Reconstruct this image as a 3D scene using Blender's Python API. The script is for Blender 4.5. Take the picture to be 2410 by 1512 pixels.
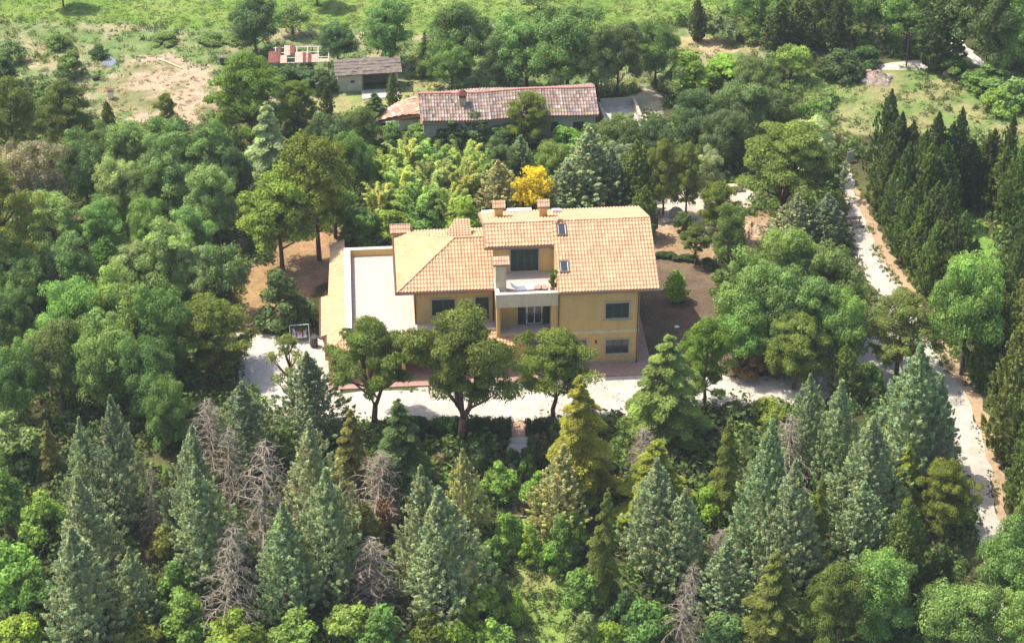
import bpy, bmesh, math, random
import numpy as np
from mathutils import Vector

for o in list(bpy.data.objects):
    bpy.data.objects.remove(o)
SC = bpy.context.scene
COL = SC.collection
R = math.radians

# ------------------------------------------------------------------ camera, sky, sun, exposure
CAM_H, FOC, PITCH = 88.0, 4900.0, R(33.0)          # height in m, focal length in pixels of a 2410 px wide frame
cam = bpy.data.cameras.new("camera")
cam.sensor_width = 36.0
cam.lens = FOC / 2410.0 * 36.0
cam.clip_start, cam.clip_end = 1.0, 6000.0
camo = bpy.data.objects.new("camera", cam)
camo.location = (0, 0, CAM_H)
camo.rotation_euler = (R(90) - PITCH, 0, 0)
COL.objects.link(camo)
SC.camera = camo

LIGHT = Vector((0.52, -0.165, -1.0)).normalized()  # the way the sunlight travels
SUN_EL = math.asin(-LIGHT.z)
SUN_AZ = math.atan2(-LIGHT.x, -LIGHT.y)             # clockwise from +Y
w = bpy.data.worlds.new("World")
SC.world = w
w.use_nodes = True
nt = w.node_tree
sky = nt.nodes.new("ShaderNodeTexSky")
sky.sky_type = 'NISHITA'
sky.sun_disc = False
sky.sun_elevation = SUN_EL
sky.sun_rotation = SUN_AZ
sky.air_density, sky.dust_density, sky.ozone_density = 1.0, 2.5, 1.0
bg = nt.nodes["Background"]
bg.inputs[1].default_value = 0.15
nt.links.new(sky.outputs[0], bg.inputs[0])
sl = bpy.data.lights.new("sun", 'SUN')
sl.energy = 3.9
sl.angle = R(0.53)
sl.color = (1.0, 0.93, 0.82)
so = bpy.data.objects.new("sun", sl)
so.rotation_euler = LIGHT.to_track_quat('-Z', 'Y').to_euler()
so.location = (0, 120, 120)
COL.objects.link(so)
vs = SC.view_settings
vs.view_transform, vs.look, vs.gamma, vs.use_curve_mapping = 'Standard', 'None', 1.0, False
vs.exposure = 0.98
SC.cycles.max_bounces = 8
SC.cycles.transparent_max_bounces = 8

# ------------------------------------------------------------------ measuring helpers (photo of 2410 x 1512 px -> place)
def ray(px, py):
    u, v = (px - 1205) / FOC, -(py - 756) / FOC
    return np.array([u, math.cos(PITCH) + v * math.sin(PITCH), -math.sin(PITCH) + v * math.cos(PITCH)])

def tz(x, y):                                       # height of the terrain
    d = np.clip(120.2 - np.asarray(y, float), 0.0, 48.0)
    return -0.22 * d * d / (d + 2.5)

def hit(px, py):                                    # where a line of sight meets the terrain
    d = ray(px, py)
    lo, hi = 60.0, 400.0
    for _ in range(50):
        m = (lo + hi) / 2
        p = d * m
        if CAM_H + p[2] > tz(p[0], p[1]): lo = m
        else: hi = m
    p = d * lo
    return Vector((p[0], p[1], float(tz(p[0], p[1]))))

def at_z(px, py, z):
    d = ray(px, py)
    t = (z - CAM_H) / d[2]
    return Vector((d[0] * t, d[1] * t, z))

def at_Y(px, py, Y):
    d = ray(px, py)
    t = Y / d[1]
    return Vector((d[0] * t, Y, CAM_H + d[2] * t))

def depth(p):
    return p.y * math.cos(PITCH) - (p.z - CAM_H) * math.sin(PITCH)

# ------------------------------------------------------------------ materials
def new_mat(name):
    m = bpy.data.materials.new(name)
    m.use_nodes = True
    n = m.node_tree
    return m, n, n.nodes["Principled BSDF"]

def mix_rgb(n, a, b, fac, mode='MIX'):
    x = n.nodes.new("ShaderNodeMix")
    x.data_type, x.blend_type = 'RGBA', mode
    for sock, val in ((x.inputs[0], fac), (x.inputs[6], a), (x.inputs[7], b)):
        if hasattr(val, 'is_linked'): n.links.new(val, sock)
        elif isinstance(val, (int, float)): sock.default_value = val
        else: sock.default_value = (*val, 1) if len(val) == 3 else val
    return x.outputs[2]

def noise(n, scale, detail=4, rough=0.6, coord='Object'):
    tc = n.nodes.new("ShaderNodeTexCoord")
    t = n.nodes.new("ShaderNodeTexNoise")
    t.inputs['Scale'].default_value = scale
    t.inputs['Detail'].default_value = detail
    t.inputs['Roughness'].default_value = rough
    n.links.new(tc.outputs[coord], t.inputs['Vector'])
    return t.outputs['Fac']

def ramp(n, fac, lo, hi, a=0.0, b=1.0):
    r = n.nodes.new("ShaderNodeMapRange")
    r.inputs[1].default_value, r.inputs[2].default_value = lo, hi
    r.inputs[3].default_value, r.inputs[4].default_value = a, b
    n.links.new(fac, r.inputs[0])
    return r.outputs[0]

def bump(n, p, height, strength, dist):
    b = n.nodes.new("ShaderNodeBump")
    b.inputs['Strength'].default_value = strength
    b.inputs['Distance'].default_value = dist
    n.links.new(height, b.inputs['Height'])
    n.links.new(b.outputs[0], p.inputs['Normal'])

def grey(n, v):
    c = n.nodes.new("ShaderNodeCombineColor")
    for i in range(3): n.links.new(v, c.inputs[i])
    return c.outputs[0]

def plain(name, col, rough=0.85, var=0.25, scale=3.0, spec=0.3, bumpy=0.0, stain=None, streak=0.0, joints=0.0, big=None):
    m, n, p = new_mat(name)
    c = mix_rgb(n, col, grey(n, ramp(n, noise(n, scale), 0.25, 0.75, 1 - var, 1 + var)), 1.0, 'MULTIPLY')
    if stain:
        c = mix_rgb(n, c, stain, ramp(n, noise(n, scale * 0.35, 6, 0.7), 0.52, 0.72, 0.0, 0.7))
    if big:                                          # broad worn or dirty patches
        c = mix_rgb(n, c, big, ramp(n, noise(n, scale * 0.12, 5, 0.75), 0.48, 0.70, 0.0, 0.65))
        c = mix_rgb(n, c, grey(n, ramp(n, noise(n, scale * 9, 2, 0.8), 0.3, 0.7, 0.82, 1.15)), 1.0, 'MULTIPLY')
    if streak:                                       # rain streaks down a wall
        tc = n.nodes.new("ShaderNodeTexCoord"); mp = n.nodes.new("ShaderNodeMapping")
        mp.inputs['Scale'].default_value = (5.0, 5.0, 0.35)
        n.links.new(tc.outputs['Object'], mp.inputs[0])
        t = n.nodes.new("ShaderNodeTexNoise"); t.inputs['Scale'].default_value = 1.0; t.inputs['Detail'].default_value = 4
        n.links.new(mp.outputs[0], t.inputs['Vector'])
        c = mix_rgb(n, c, grey(n, ramp(n, t.outputs['Fac'], 0.35, 0.7, 1.06, 1 - streak)), 1.0, 'MULTIPLY')
    if joints:                                       # square paving
        tc = n.nodes.new("ShaderNodeTexCoord"); t = n.nodes.new("ShaderNodeTexBrick")
        t.offset = 0.0
        t.inputs['Scale'].default_value = 1.0
        t.inputs['Brick Width'].default_value = t.inputs['Row Height'].default_value = joints
        t.inputs['Mortar Size'].default_value = 0.018
        t.inputs['Color1'].default_value = (1, 1, 1, 1); t.inputs['Color2'].default_value = (.95, .945, .94, 1); t.inputs['Mortar'].default_value = (.84, .83, .82, 1)
        n.links.new(tc.outputs['Object'], t.inputs['Vector'])
        c = mix_rgb(n, c, t.outputs['Color'], 1.0, 'MULTIPLY')
    n.links.new(c, p.inputs['Base Color'])
    p.inputs['Roughness'].default_value = rough
    p.inputs['Specular IOR Level'].default_value = spec
    if bumpy: bump(n, p, noise(n, scale * 6, 3), 0.6, bumpy)
    return m

def attr_mat(name, attr, rough=0.9, scale=8.0, var=0.3, spec=0.2, bumpy=0.0, fine=None):
    m, n, p = new_mat(name)
    a = n.nodes.new("ShaderNodeAttribute")
    a.attribute_name = attr
    c = mix_rgb(n, a.outputs['Color'], grey(n, ramp(n, noise(n, scale, 5, 0.65), 0.25, 0.75, 1 - var, 1 + var)), 1.0, 'MULTIPLY')
    if fine:
        c = mix_rgb(n, c, grey(n, ramp(n, noise(n, fine, 3, 0.7), 0.3, 0.7, 1 - var, 1 + var)), 1.0, 'MULTIPLY')
    n.links.new(c, p.inputs['Base Color'])
    p.inputs['Roughness'].default_value = rough
    p.inputs['Specular IOR Level'].default_value = spec
    if bumpy: bump(n, p, noise(n, scale * 2, 4), 0.7, bumpy)
    return m

def foliage_mat():
    m, n, p = new_mat("foliage")
    a = n.nodes.new("ShaderNodeAttribute")
    a.attribute_name = "leaf"
    oi = n.nodes.new("ShaderNodeObjectInfo")
    c = mix_rgb(n, a.outputs['Color'], oi.outputs['Color'], 1.0, 'MULTIPLY')
    n.links.new(c, p.inputs['Base Color'])
    p.inputs['Roughness'].default_value = 0.65
    p.inputs['Specular IOR Level'].default_value = 0.22
    tr = n.nodes.new("ShaderNodeBsdfTranslucent")
    n.links.new(mix_rgb(n, c, (1.25, 1.2, 0.75), 1.0, 'MULTIPLY'), tr.inputs[0])
    ms = n.nodes.new("ShaderNodeMixShader")
    ms.inputs[0].default_value = 0.42
    n.links.new(p.outputs[0], ms.inputs[1])
    n.links.new(tr.outputs[0], ms.inputs[2])
    n.links.new(ms.outputs[0], n.nodes["Material Output"].inputs[0])
    return m

M = {}
M['foliage'] = foliage_mat()
M['bark'] = plain("bark", (0.11, 0.085, 0.065), 0.95, 0.4, 4.0, 0.1, 0.02)
M['pinebark'] = plain("pine_bark", (0.15, 0.085, 0.055), 0.95, 0.4, 4.0, 0.1, 0.02)
M['deadwood'] = plain("dead_wood", (0.250, 0.208, 0.155), 0.95, 0.4, 3.0, 0.1)
M['ochre'] = plain("ochre_render", (0.58, 0.40, 0.155), 0.9, 0.08, 1.6, 0.2, 0.004, (0.47, 0.335, 0.14), streak=0.03)
M['cream'] = plain("cream_render", (0.60, 0.50, 0.33), 0.9, 0.08, 2.0, 0.2, 0.004, streak=0.07)
M['pale'] = plain("pale_coping", (0.60, 0.53, 0.42), 0.85, 0.1, 2.0, 0.2)
M['stone'] = plain("stone_surround", (0.42, 0.36, 0.25), 0.85, 0.12, 5.0, 0.2)
M['paving'] = plain("terrace_paving", (0.45, 0.37, 0.325), 0.85, 0.10, 3.0, 0.25, 0, (0.40, 0.33, 0.28), joints=0.6)
M['brick'] = plain("brick_paving", (0.33, 0.21, 0.165), 0.9, 0.25, 6.0, 0.2)
M['gutter'] = plain("brown_gutter", (0.10, 0.055, 0.04), 0.5, 0.15, 3.0, 0.4)
M['soffit'] = plain("soffit_wood", (0.30, 0.19, 0.10), 0.8, 0.2, 5.0, 0.2)
M['shutter'] = plain("dark_green_paint", (0.016, 0.050, 0.040), 0.5, 0.15, 4.0, 0.4)
M['white'] = plain("white_paint", (0.78, 0.77, 0.73), 0.6, 0.05, 3.0, 0.3)
M['red'] = plain("red_cloth", (0.62, 0.07, 0.09), 0.8, 0.15, 5.0, 0.2)
M['iron'] = plain("dark_iron", (0.06, 0.06, 0.06), 0.5, 0.1, 5.0, 0.4)
M['gravel'] = plain("pale_gravel", (0.47, 0.42, 0.365), 0.95, 0.22, 2.2, 0.15, 0.02, (0.33, 0.28, 0.22), big=(0.36, 0.31, 0.245))
M['whitegravel'] = plain("limestone_road", (0.41, 0.37, 0.315), 0.95, 0.22, 1.2, 0.15, 0.02, (0.33, 0.28, 0.21), big=(0.36, 0.31, 0.24))
M['dirt'] = plain("dry_dirt", (0.34, 0.24, 0.145), 0.95, 0.22, 1.8, 0.1, 0.03, (0.30, 0.22, 0.11))
M['sand'] = plain("sand", (0.58, 0.43, 0.27), 0.95, 0.2, 3.0, 0.1, 0.02)
M['concrete'] = plain("old_concrete", (0.45, 0.42, 0.37), 0.9, 0.15, 1.5, 0.2, 0, (0.3, 0.27, 0.22))
M['plaster'] = plain("old_plaster", (0.44, 0.42, 0.35), 0.92, 0.18, 1.5, 0.15, 0.01, (0.30, 0.28, 0.22))
M['darkwood'] = plain("weathered_planks", (0.07, 0.055, 0.045), 0.9, 0.3, 4.0, 0.1)
M['timber'] = plain("timber", (0.30, 0.23, 0.16), 0.9, 0.3, 4.0, 0.1)
M['slate'] = plain("old_grey_roof", (0.15, 0.125, 0.105), 0.95, 0.4, 2.5, 0.1, 0.03, (0.24, 0.19, 0.15))
M['rusty'] = plain("rusty_sheet", (0.15, 0.05, 0.036), 0.75, 0.3, 3.0, 0.3)
M['zinc'] = plain("pale_sheet", (0.36, 0.285, 0.22), 0.7, 0.35, 3.5, 0.3, 0, (0.20, 0.075, 0.045))
M['rock'] = plain("rock", (0.38, 0.33, 0.27), 0.95, 0.3, 2.0, 0.1, 0.05)
M['rubble'] = plain("rubble_earth", (0.30, 0.23, 0.18), 0.95, 0.35, 3.0, 0.1, 0.05)
M['tile'] = attr_mat("clay_roof_tiles", "tile", 0.85, 1.1, 0.16, 0.2)
M['oldtile'] = attr_mat("old_clay_tiles", "tile", 0.92, 9.0, 0.35, 0.1)
M['ground'] = attr_mat("earth_and_grass", "ground", 1.0, 0.9, 0.28, 0.05, 0.12, 5.0)
M['puddle'] = plain("pond_water", (0.16, 0.18, 0.21), 0.25, 0.1, 2.0, 0.4)
def glass():
    m, n, p = new_mat("window_glass")
    p.inputs['Base Color'].default_value = (0.02, 0.035, 0.045, 1)
    p.inputs['Roughness'].default_value = 0.08
    p.inputs['Specular IOR Level'].default_value = 0.6
    return m
M['glass'] = glass()

# ------------------------------------------------------------------ mesh helpers
def mesh_from(name, verts, faces, mat=None, colors=None, attr=None, smooth=False):
    me = bpy.data.meshes.new(name)
    me.from_pydata([tuple(v) for v in verts], [], faces)
    if colors is not None:
        a = me.color_attributes.new(attr, 'FLOAT_COLOR', 'POINT')
        buf = np.ones((len(verts), 4), np.float32)
        buf[:, :3] = colors
        a.data.foreach_set('color', buf.ravel())
    if mat: me.materials.append(mat)
    if smooth: me.polygons.foreach_set('use_smooth', [True] * len(me.polygons))
    me.update()
    return me

def quads_mesh(name, V, C, attr, mat):
    """V (n,4,3) corner positions, C (n,3) colours."""
    n = len(V)
    me = bpy.data.meshes.new(name)
    me.vertices.add(n * 4)
    me.vertices.foreach_set('co', np.ascontiguousarray(V, np.float32).ravel())
    me.loops.add(n * 4)
    me.loops.foreach_set('vertex_index', np.arange(n * 4, dtype=np.int32))
    me.polygons.add(n)
    me.polygons.foreach_set('loop_start', np.arange(0, n * 4, 4, dtype=np.int32))
    a = me.color_attributes.new(attr, 'FLOAT_COLOR', 'POINT')
    buf = np.ones((n, 4, 4), np.float32)
    buf[:, :, :3] = np.asarray(C, np.float32)[:, None, :]
    a.data.foreach_set('color', buf.ravel())
    me.materials.append(mat)
    me.update(calc_edges=True)
    me.validate()
    return me

class MB:
    """collects boxes, prisms and tubes into one mesh"""
    def __init__(s): s.v, s.f = [], []
    def box(s, x0, x1, y0, y1, z0, z1):
        b = len(s.v)
        s.v += [(x0, y0, z0), (x1, y0, z0), (x1, y1, z0), (x0, y1, z0), (x0, y0, z1), (x1, y0, z1), (x1, y1, z1), (x0, y1, z1)]
        s.f += [(b, b + 3, b + 2, b + 1), (b + 4, b + 5, b + 6, b + 7), (b, b + 1, b + 5, b + 4), (b + 1, b + 2, b + 6, b + 5), (b + 2, b + 3, b + 7, b + 6), (b + 3, b, b + 4, b + 7)]
        return s
    def poly(s, pts, thick=None):
        """a flat polygon; with thick, a slab going down by thick"""
        b = len(s.v)
        n = len(pts)
        s.v += [tuple(p) for p in pts]
        s.f.append(tuple(range(b, b + n)))
        if thick:
            s.v += [(p[0], p[1], p[2] - thick) for p in pts]
            s.f.append(tuple(range(b + 2 * n - 1, b + n - 1, -1)))
            for i in range(n):
                j = (i + 1) % n
                s.f.append((b + i, b + n + i, b + n + j, b + j))
        return s
    def prism_u(s, u0, u1, prof):
        """profile of (v, z) points swept along u"""
        b, n = len(s.v), len(prof)
        s.v += [(u0, p[0], p[1]) for p in prof] + [(u1, p[0], p[1]) for p in prof]
        s.f += [tuple(range(b + n - 1, b - 1, -1)), tuple(range(b + n, b + 2 * n))]
        for i in range(n):
            j = (i + 1) % n
            s.f.append((b + i, b + j, b + n + j, b + n + i))
        return s
    def tube(s, pts, rad, k=6, cap=True):
        rad = rad if hasattr(rad, '__len__') else [rad] * len(pts)
        b = len(s.v)
        P = [Vector(p) for p in pts]
        for i, p in enumerate(P):
            d = (P[min(i + 1, len(P) - 1)] - P[max(i - 1, 0)]).normalized()
            a = d.cross(Vector((0, 0, 1)) if abs(d.z) < 0.9 else Vector((1, 0, 0))).normalized()
            c = d.cross(a)
            for j in range(k):
                t = 2 * math.pi * j / k
                s.v.append(tuple(p + (a * math.cos(t) + c * math.sin(t)) * rad[i]))
        for i in range(len(P) - 1):
            for j in range(k):
                q = (j + 1) % k
                s.f.append((b + i * k + j, b + i * k + q, b + (i + 1) * k + q, b + (i + 1) * k + j))
        if cap:
            s.f.append(tuple(range(b + k - 1, b - 1, -1)))
            s.f.append(tuple(range(b + (len(P) - 1) * k, b + len(P) * k)))
        return s
    def mesh(s, name, mat, smooth=False):
        return mesh_from(name, s.v, s.f, mat, smooth=smooth)
    def build(s, name, mat, parent=None, smooth=False):
        return link(name, s.mesh(name, mat, smooth), parent)

def link(name, data, parent=None):
    o = bpy.data.objects.new(name, data)
    COL.objects.link(o)
    if parent is not None: o.parent = parent
    return o

def tag(o, label=None, cat=None, group=None, kind=None):
    if label: o['label'] = label
    if cat: o['category'] = cat
    if group: o['group'] = group
    if kind: o['kind'] = kind
    return o

def empty(name, loc=(0, 0, 0), rz=0.0, scale=(1, 1, 1)):
    o = bpy.data.objects.new(name, None)
    o.location, o.rotation_euler, o.scale = loc, (0, 0, rz), scale
    o.empty_display_size = 0.3
    COL.objects.link(o)
    return o

# ------------------------------------------------------------------ the ground
def world_poly(pts):
    return np.array([hit(x, y)[:2] for x, y in pts])

def inside(X, Y, poly):
    r = np.zeros(X.shape, bool)
    n = len(poly)
    j = n - 1
    for i in range(n):
        xi, yi = poly[i]
        xj, yj = poly[j]
        c = ((yi > Y) != (yj > Y)) & (X < (xj - xi) * (Y - yi) / (yj - yi + 1e-12) + xi)
        r ^= c
        j = i
    return r

def vnoise(X, Y, s, seed):
    """smooth value noise on a lattice of step s"""
    rg = np.random.default_rng(seed)
    T = rg.random((64, 64))
    gx, gy = X / s, Y / s
    ix, iy = np.floor(gx).astype(int), np.floor(gy).astype(int)
    fx, fy = gx - ix, gy - iy
    fx, fy = fx * fx * (3 - 2 * fx), fy * fy * (3 - 2 * fy)
    a = T[ix % 64, iy % 64]; b = T[(ix + 1) % 64, iy % 64]
    c = T[ix % 64, (iy + 1) % 64]; d = T[(ix + 1) % 64, (iy + 1) % 64]
    return (a * (1 - fx) + b * fx) * (1 - fy) + (c * (1 - fx) + d * fx) * fy

def fbm(X, Y, s, seed):
    return (vnoise(X, Y, s, seed) + 0.5 * vnoise(X, Y, s / 2.1, seed + 1) + 0.25 * vnoise(X, Y, s / 4.3, seed + 2)) / 1.75

FIELD = [(-400, -200), (2600, -200), (1900, 0), (1700, 30), (1450, 70), (1000, 80), (860, 66), (560, 66), (300, 60), (0, 42), (-400, 42)]
ROUGH = [(-400, 40), (0, 40), (560, 62), (1650, 60), (1900, 60), (1900, 120), (1600, 200), (850, 235), (500, 250), (470, 300), (240, 300), (90, 205), (-400, 205)]
DRY = [(235, 205), (300, 150), (385, 132), (470, 165), (520, 200), (525, 265), (400, 295), (270, 290)]
STRAW = [(55, 120), (110, 125), (130, 165), (70, 175)]
YARD = [(740, 215), (880, 205), (1000, 175), (1040, 195), (985, 225), (985, 262), (870, 290), (740, 280)]
PALEYARD = [(1480, 235), (1530, 205), (1580, 215), (1560, 280), (1495, 290)]
MEADOW = [(1860, 160), (2060, 150), (2420, 175), (2600, 200), (2600, 380), (2300, 330), (2010, 330), (1960, 300), (1960, 240), (1880, 210)]
TANS = [[(1590, 88), (1700, 80), (1800, 88), (1800, 112), (1700, 122), (1590, 118)], [(1960, 80), (2090, 80), (2110, 118), (1960, 118)]]
LAWN = [(535, 745), (580, 640), (650, 590), (700, 555), (800, 545), (800, 660), (765, 660), (740, 690), (640, 785), (560, 775)]
UNDERTREE = [(-200, 480), (560, 500), (700, 540), (1000, 520), (1100, 560), (800, 600), (560, 640), (300, 700), (-200, 700)]
SOIL = [(1505, 610), (1600, 612), (1690, 625), (1760, 700), (1740, 800), (1720, 880), (1500, 882), (1495, 700)]
TANSOIL = [(1500, 515), (1600, 505), (1690, 520), (1830, 500), (1830, 560), (1700, 625), (1600, 612), (1505, 612)]
BACKYARD = [(1530, 470), (1740, 430), (1780, 470), (1740, 525), (1530, 530)]
GLADE = [(1190, 1130), (1250, 1130), (1310, 1250), (1320, 1370), (1360, 1420), (1450, 1560), (1150, 1560), (1180, 1440), (1200, 1380), (1195, 1280)]
GRASSY = [(2240, 470), (2270, 480), (2340, 560), (2360, 640), (2270, 640), (2230, 560)]
BROWNBANK = [(1640, 850), (1740, 800), (2010, 780), (2030, 860), (1800, 880), (1660, 890)]

def make_ground():
    xs = np.concatenate([[-1500, -700, -300, -150, -95], np.arange(-70, 70.01, 0.5), [95, 150, 300, 700, 1500]])
    ys = np.concatenate([[-400, -100, 20, 60, 80], np.arange(90, 205.01, 0.5), [225, 280, 400, 800, 2500]])
    X, Y = np.meshgrid(xs, ys)
    Z = tz(X, Y) - fbm(X, Y, 5, 3) * .10 * np.clip((118.0 - Y) / 4, 0, 1)
    warp = (fbm(X, Y, 4.5, 11) - .5) * 3.2
    warp2 = (fbm(X, Y, 4.5, 17) - .5) * 2.4
    n1, n2, n3 = fbm(X, Y, 7, 21), fbm(X, Y, 2.2, 31), fbm(X, Y, 16, 41)
    n3f = (fbm(X, Y, 1.3, 51) - .5) * 3.0
    C = np.zeros(X.shape + (3,))
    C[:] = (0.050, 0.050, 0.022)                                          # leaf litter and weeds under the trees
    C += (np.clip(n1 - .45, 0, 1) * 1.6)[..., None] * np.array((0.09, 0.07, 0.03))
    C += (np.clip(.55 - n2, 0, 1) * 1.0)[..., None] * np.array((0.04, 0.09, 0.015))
    def zone(poly, col, col2=None, n=None, soft=1.0):
        P = world_poly(poly)
        k = inside(X + warp * soft + (n3f * soft if soft > 1 else 0), Y + warp2 * soft, P)
        c = np.array(col)[None, None, :] * np.ones(X.shape + (1,))
        if col2 is not None:
            t = np.clip((n - .42) * 6, 0, 1)[..., None]
            c = c * (1 - t) + np.array(col2) * t
        C[k] = c[k]
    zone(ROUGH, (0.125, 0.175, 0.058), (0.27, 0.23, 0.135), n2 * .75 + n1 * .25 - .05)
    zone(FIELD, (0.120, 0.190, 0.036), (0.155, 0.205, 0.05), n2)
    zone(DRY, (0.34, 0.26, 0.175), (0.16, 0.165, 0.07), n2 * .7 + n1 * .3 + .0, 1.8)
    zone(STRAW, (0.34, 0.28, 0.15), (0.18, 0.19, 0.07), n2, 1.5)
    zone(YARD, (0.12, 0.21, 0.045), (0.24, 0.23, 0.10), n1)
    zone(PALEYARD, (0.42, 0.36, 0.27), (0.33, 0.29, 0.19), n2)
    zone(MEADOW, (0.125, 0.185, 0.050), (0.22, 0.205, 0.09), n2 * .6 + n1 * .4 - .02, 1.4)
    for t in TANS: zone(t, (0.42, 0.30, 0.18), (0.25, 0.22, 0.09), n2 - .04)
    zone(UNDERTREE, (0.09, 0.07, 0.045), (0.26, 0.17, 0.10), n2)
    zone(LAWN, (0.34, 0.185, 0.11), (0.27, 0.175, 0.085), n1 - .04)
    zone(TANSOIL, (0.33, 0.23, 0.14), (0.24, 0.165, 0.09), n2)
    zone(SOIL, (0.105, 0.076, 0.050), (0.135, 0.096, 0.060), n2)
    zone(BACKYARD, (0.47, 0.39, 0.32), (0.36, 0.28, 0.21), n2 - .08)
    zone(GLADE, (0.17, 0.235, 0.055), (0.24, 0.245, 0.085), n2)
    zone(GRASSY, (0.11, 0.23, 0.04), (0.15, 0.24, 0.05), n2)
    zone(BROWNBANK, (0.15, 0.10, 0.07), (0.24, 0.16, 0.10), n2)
    nx, ny = len(xs), len(ys)
    V = np.stack([X, Y, Z], -1).reshape(-1, 3)
    i = np.arange(nx * ny).reshape(ny, nx)
    F = np.stack([i[:-1, :-1], i[:-1, 1:], i[1:, 1:], i[1:, :-1]], -1).reshape(-1, 4)
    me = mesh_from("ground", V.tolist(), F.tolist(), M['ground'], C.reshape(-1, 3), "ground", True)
    tag(link("ground", me), kind='structure')
make_ground()

def flat_sheet(name, pts, z, mat, jag=0.35, seed=1):
    """an irregularly edged sheet on the flat part of the ground, from photo points"""
    rg = random.Random(seed)
    P = [hit(x, y) for x, y in pts]
    out = []
    for a, b in zip(P, P[1:] + P[:1]):
        n = max(1, int((b - a).length / 0.8))
        for k in range(n):
            p = a.lerp(b, k / n)
            out.append((p.x + rg.uniform(-jag, jag), p.y + rg.uniform(-jag, jag), z))
    bm = bmesh.new()
    f = bm.faces.new([bm.verts.new(p) for p in out])
    f.normal_update()
    if f.normal.z < 0: f.normal_flip()
    bmesh.ops.triangulate(bm, faces=[f])
    me = bpy.data.meshes.new(name)
    bm.to_mesh(me); bm.free()
    me.materials.append(mat)
    return tag(link(name, me), kind='structure')

def ribbon(name, pts, z, mat, jag=0.25, seed=1, right_only=False):
    """pts: photo x of left edge, x of right edge, y; follows the terrain"""
    rg = np.random.default_rng(seed)
    L = [hit(a, y) for a, b, y in pts]
    Rr = [hit(b, y) for a, b, y in pts]
    def dens(P):
        o = []
        for a, b in zip(P, P[1:]):
            n = 8
            o += [a.lerp(b, k / n) for k in range(n)]
        return o + [P[-1]]
    L, Rr = dens(L), dens(Rr)
    V, F = [], []
    K = 6
    for a, b in zip(L, Rr):
        ja, jb = rg.uniform(-jag, jag, 2)
        for k in range(K):
            t = k / (K - 1)
            x = a.x + (b.x - a.x) * t + (ja if k == 0 else jb if k == K - 1 else 0)
            y = a.y + (b.y - a.y) * t
            V.append((x, y, float(tz(x, y)) + z + (0.06 if y < 124 else 0)))
    for i in range(len(L) - 1):
        for k in range(K - 1):
            q = i * K + k
            F.append((q, q + 1, q + K + 1, q + K))
    return tag(link(name, mesh_from(name, V, F, mat)), kind='structure')

DRIVE = [(560, 778), (640, 790), (742, 786), (790, 850), (800, 925), (1100, 905), (1515, 866), (1640, 880), (1800, 886), (1960, 868), (2060, 760), (2130, 770), (2190, 840),
         (2060, 940), (1900, 948), (1700, 955), (1500, 985), (1290, 998), (1090, 1000), (850, 992), (640, 985), (560, 900)]
flat_sheet("driveway", DRIVE, 0.012, M['gravel'], 0.25, 4)
ROADPTS = [(1975, 2000, 385), (1985, 2010, 440), (1992, 2024, 490), (1998, 2048, 550), (2008, 2064, 600), (2030, 2092, 640), (2062, 2130, 690), (2095, 2170, 770), (2150, 2220, 850), (2205, 2272, 930), (2235, 2310, 1030),
           (2270, 2335, 1130), (2290, 2340, 1195), (2310, 2385, 1290), (2330, 2420, 1400), (2350, 2460, 1530)]
ribbon("road", ROADPTS, 0.02, M['whitegravel'], 0.18, 5)
ribbon("dirt_verge", [(2002, 2018, 440), (2014, 2044, 490), (2040, 2072, 550), (2060, 2098, 600), (2088, 2122, 640), (2125, 2158, 690), (2165, 2200, 770), (2215, 2250, 850), (2268, 2308, 930), (2304, 2338, 1030), (2330, 2362, 1130), (2336, 2366, 1195), (2380, 2410, 1290)], 0.012, M['dirt'], 0.3, 6)
ribbon("farm_track", [(2060, 2260, 165), (2075, 2250, 150), (2200, 2260, 138), (2228, 2262, 122), (2236, 2262, 100), (2240, 2258, 84)], 0.02, M['gravel'], 0.4, 7)
ribbon("footpath", [(2244, 2260, 95), (2262, 2286, 118), (2290, 2316, 145), (2316, 2345, 172), (2340, 2380, 200)], 0.03, M['gravel'], 0.25, 8)
ribbon("hill_path", [(1204, 1248, 992), (1205, 1247, 1012), (1203, 1240, 1030)], 0.03, M['brick'], 0.05, 9)
ribbon("lower_path", [(1208, 1230, 1118), (1210, 1234, 1160), (1212, 1234, 1205)], 0.035, M['dirt'], 0.15, 10)

# ------------------------------------------------------------------ the villa (u along the front, v into the depth, z up)
HA = at_z(1500, 852, 0)
VROT = R(4.4)
villa = tag(empty("villa", HA, VROT), "ochre rendered villa with clay tile roofs and a large pale roof terrace", "house")

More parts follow.
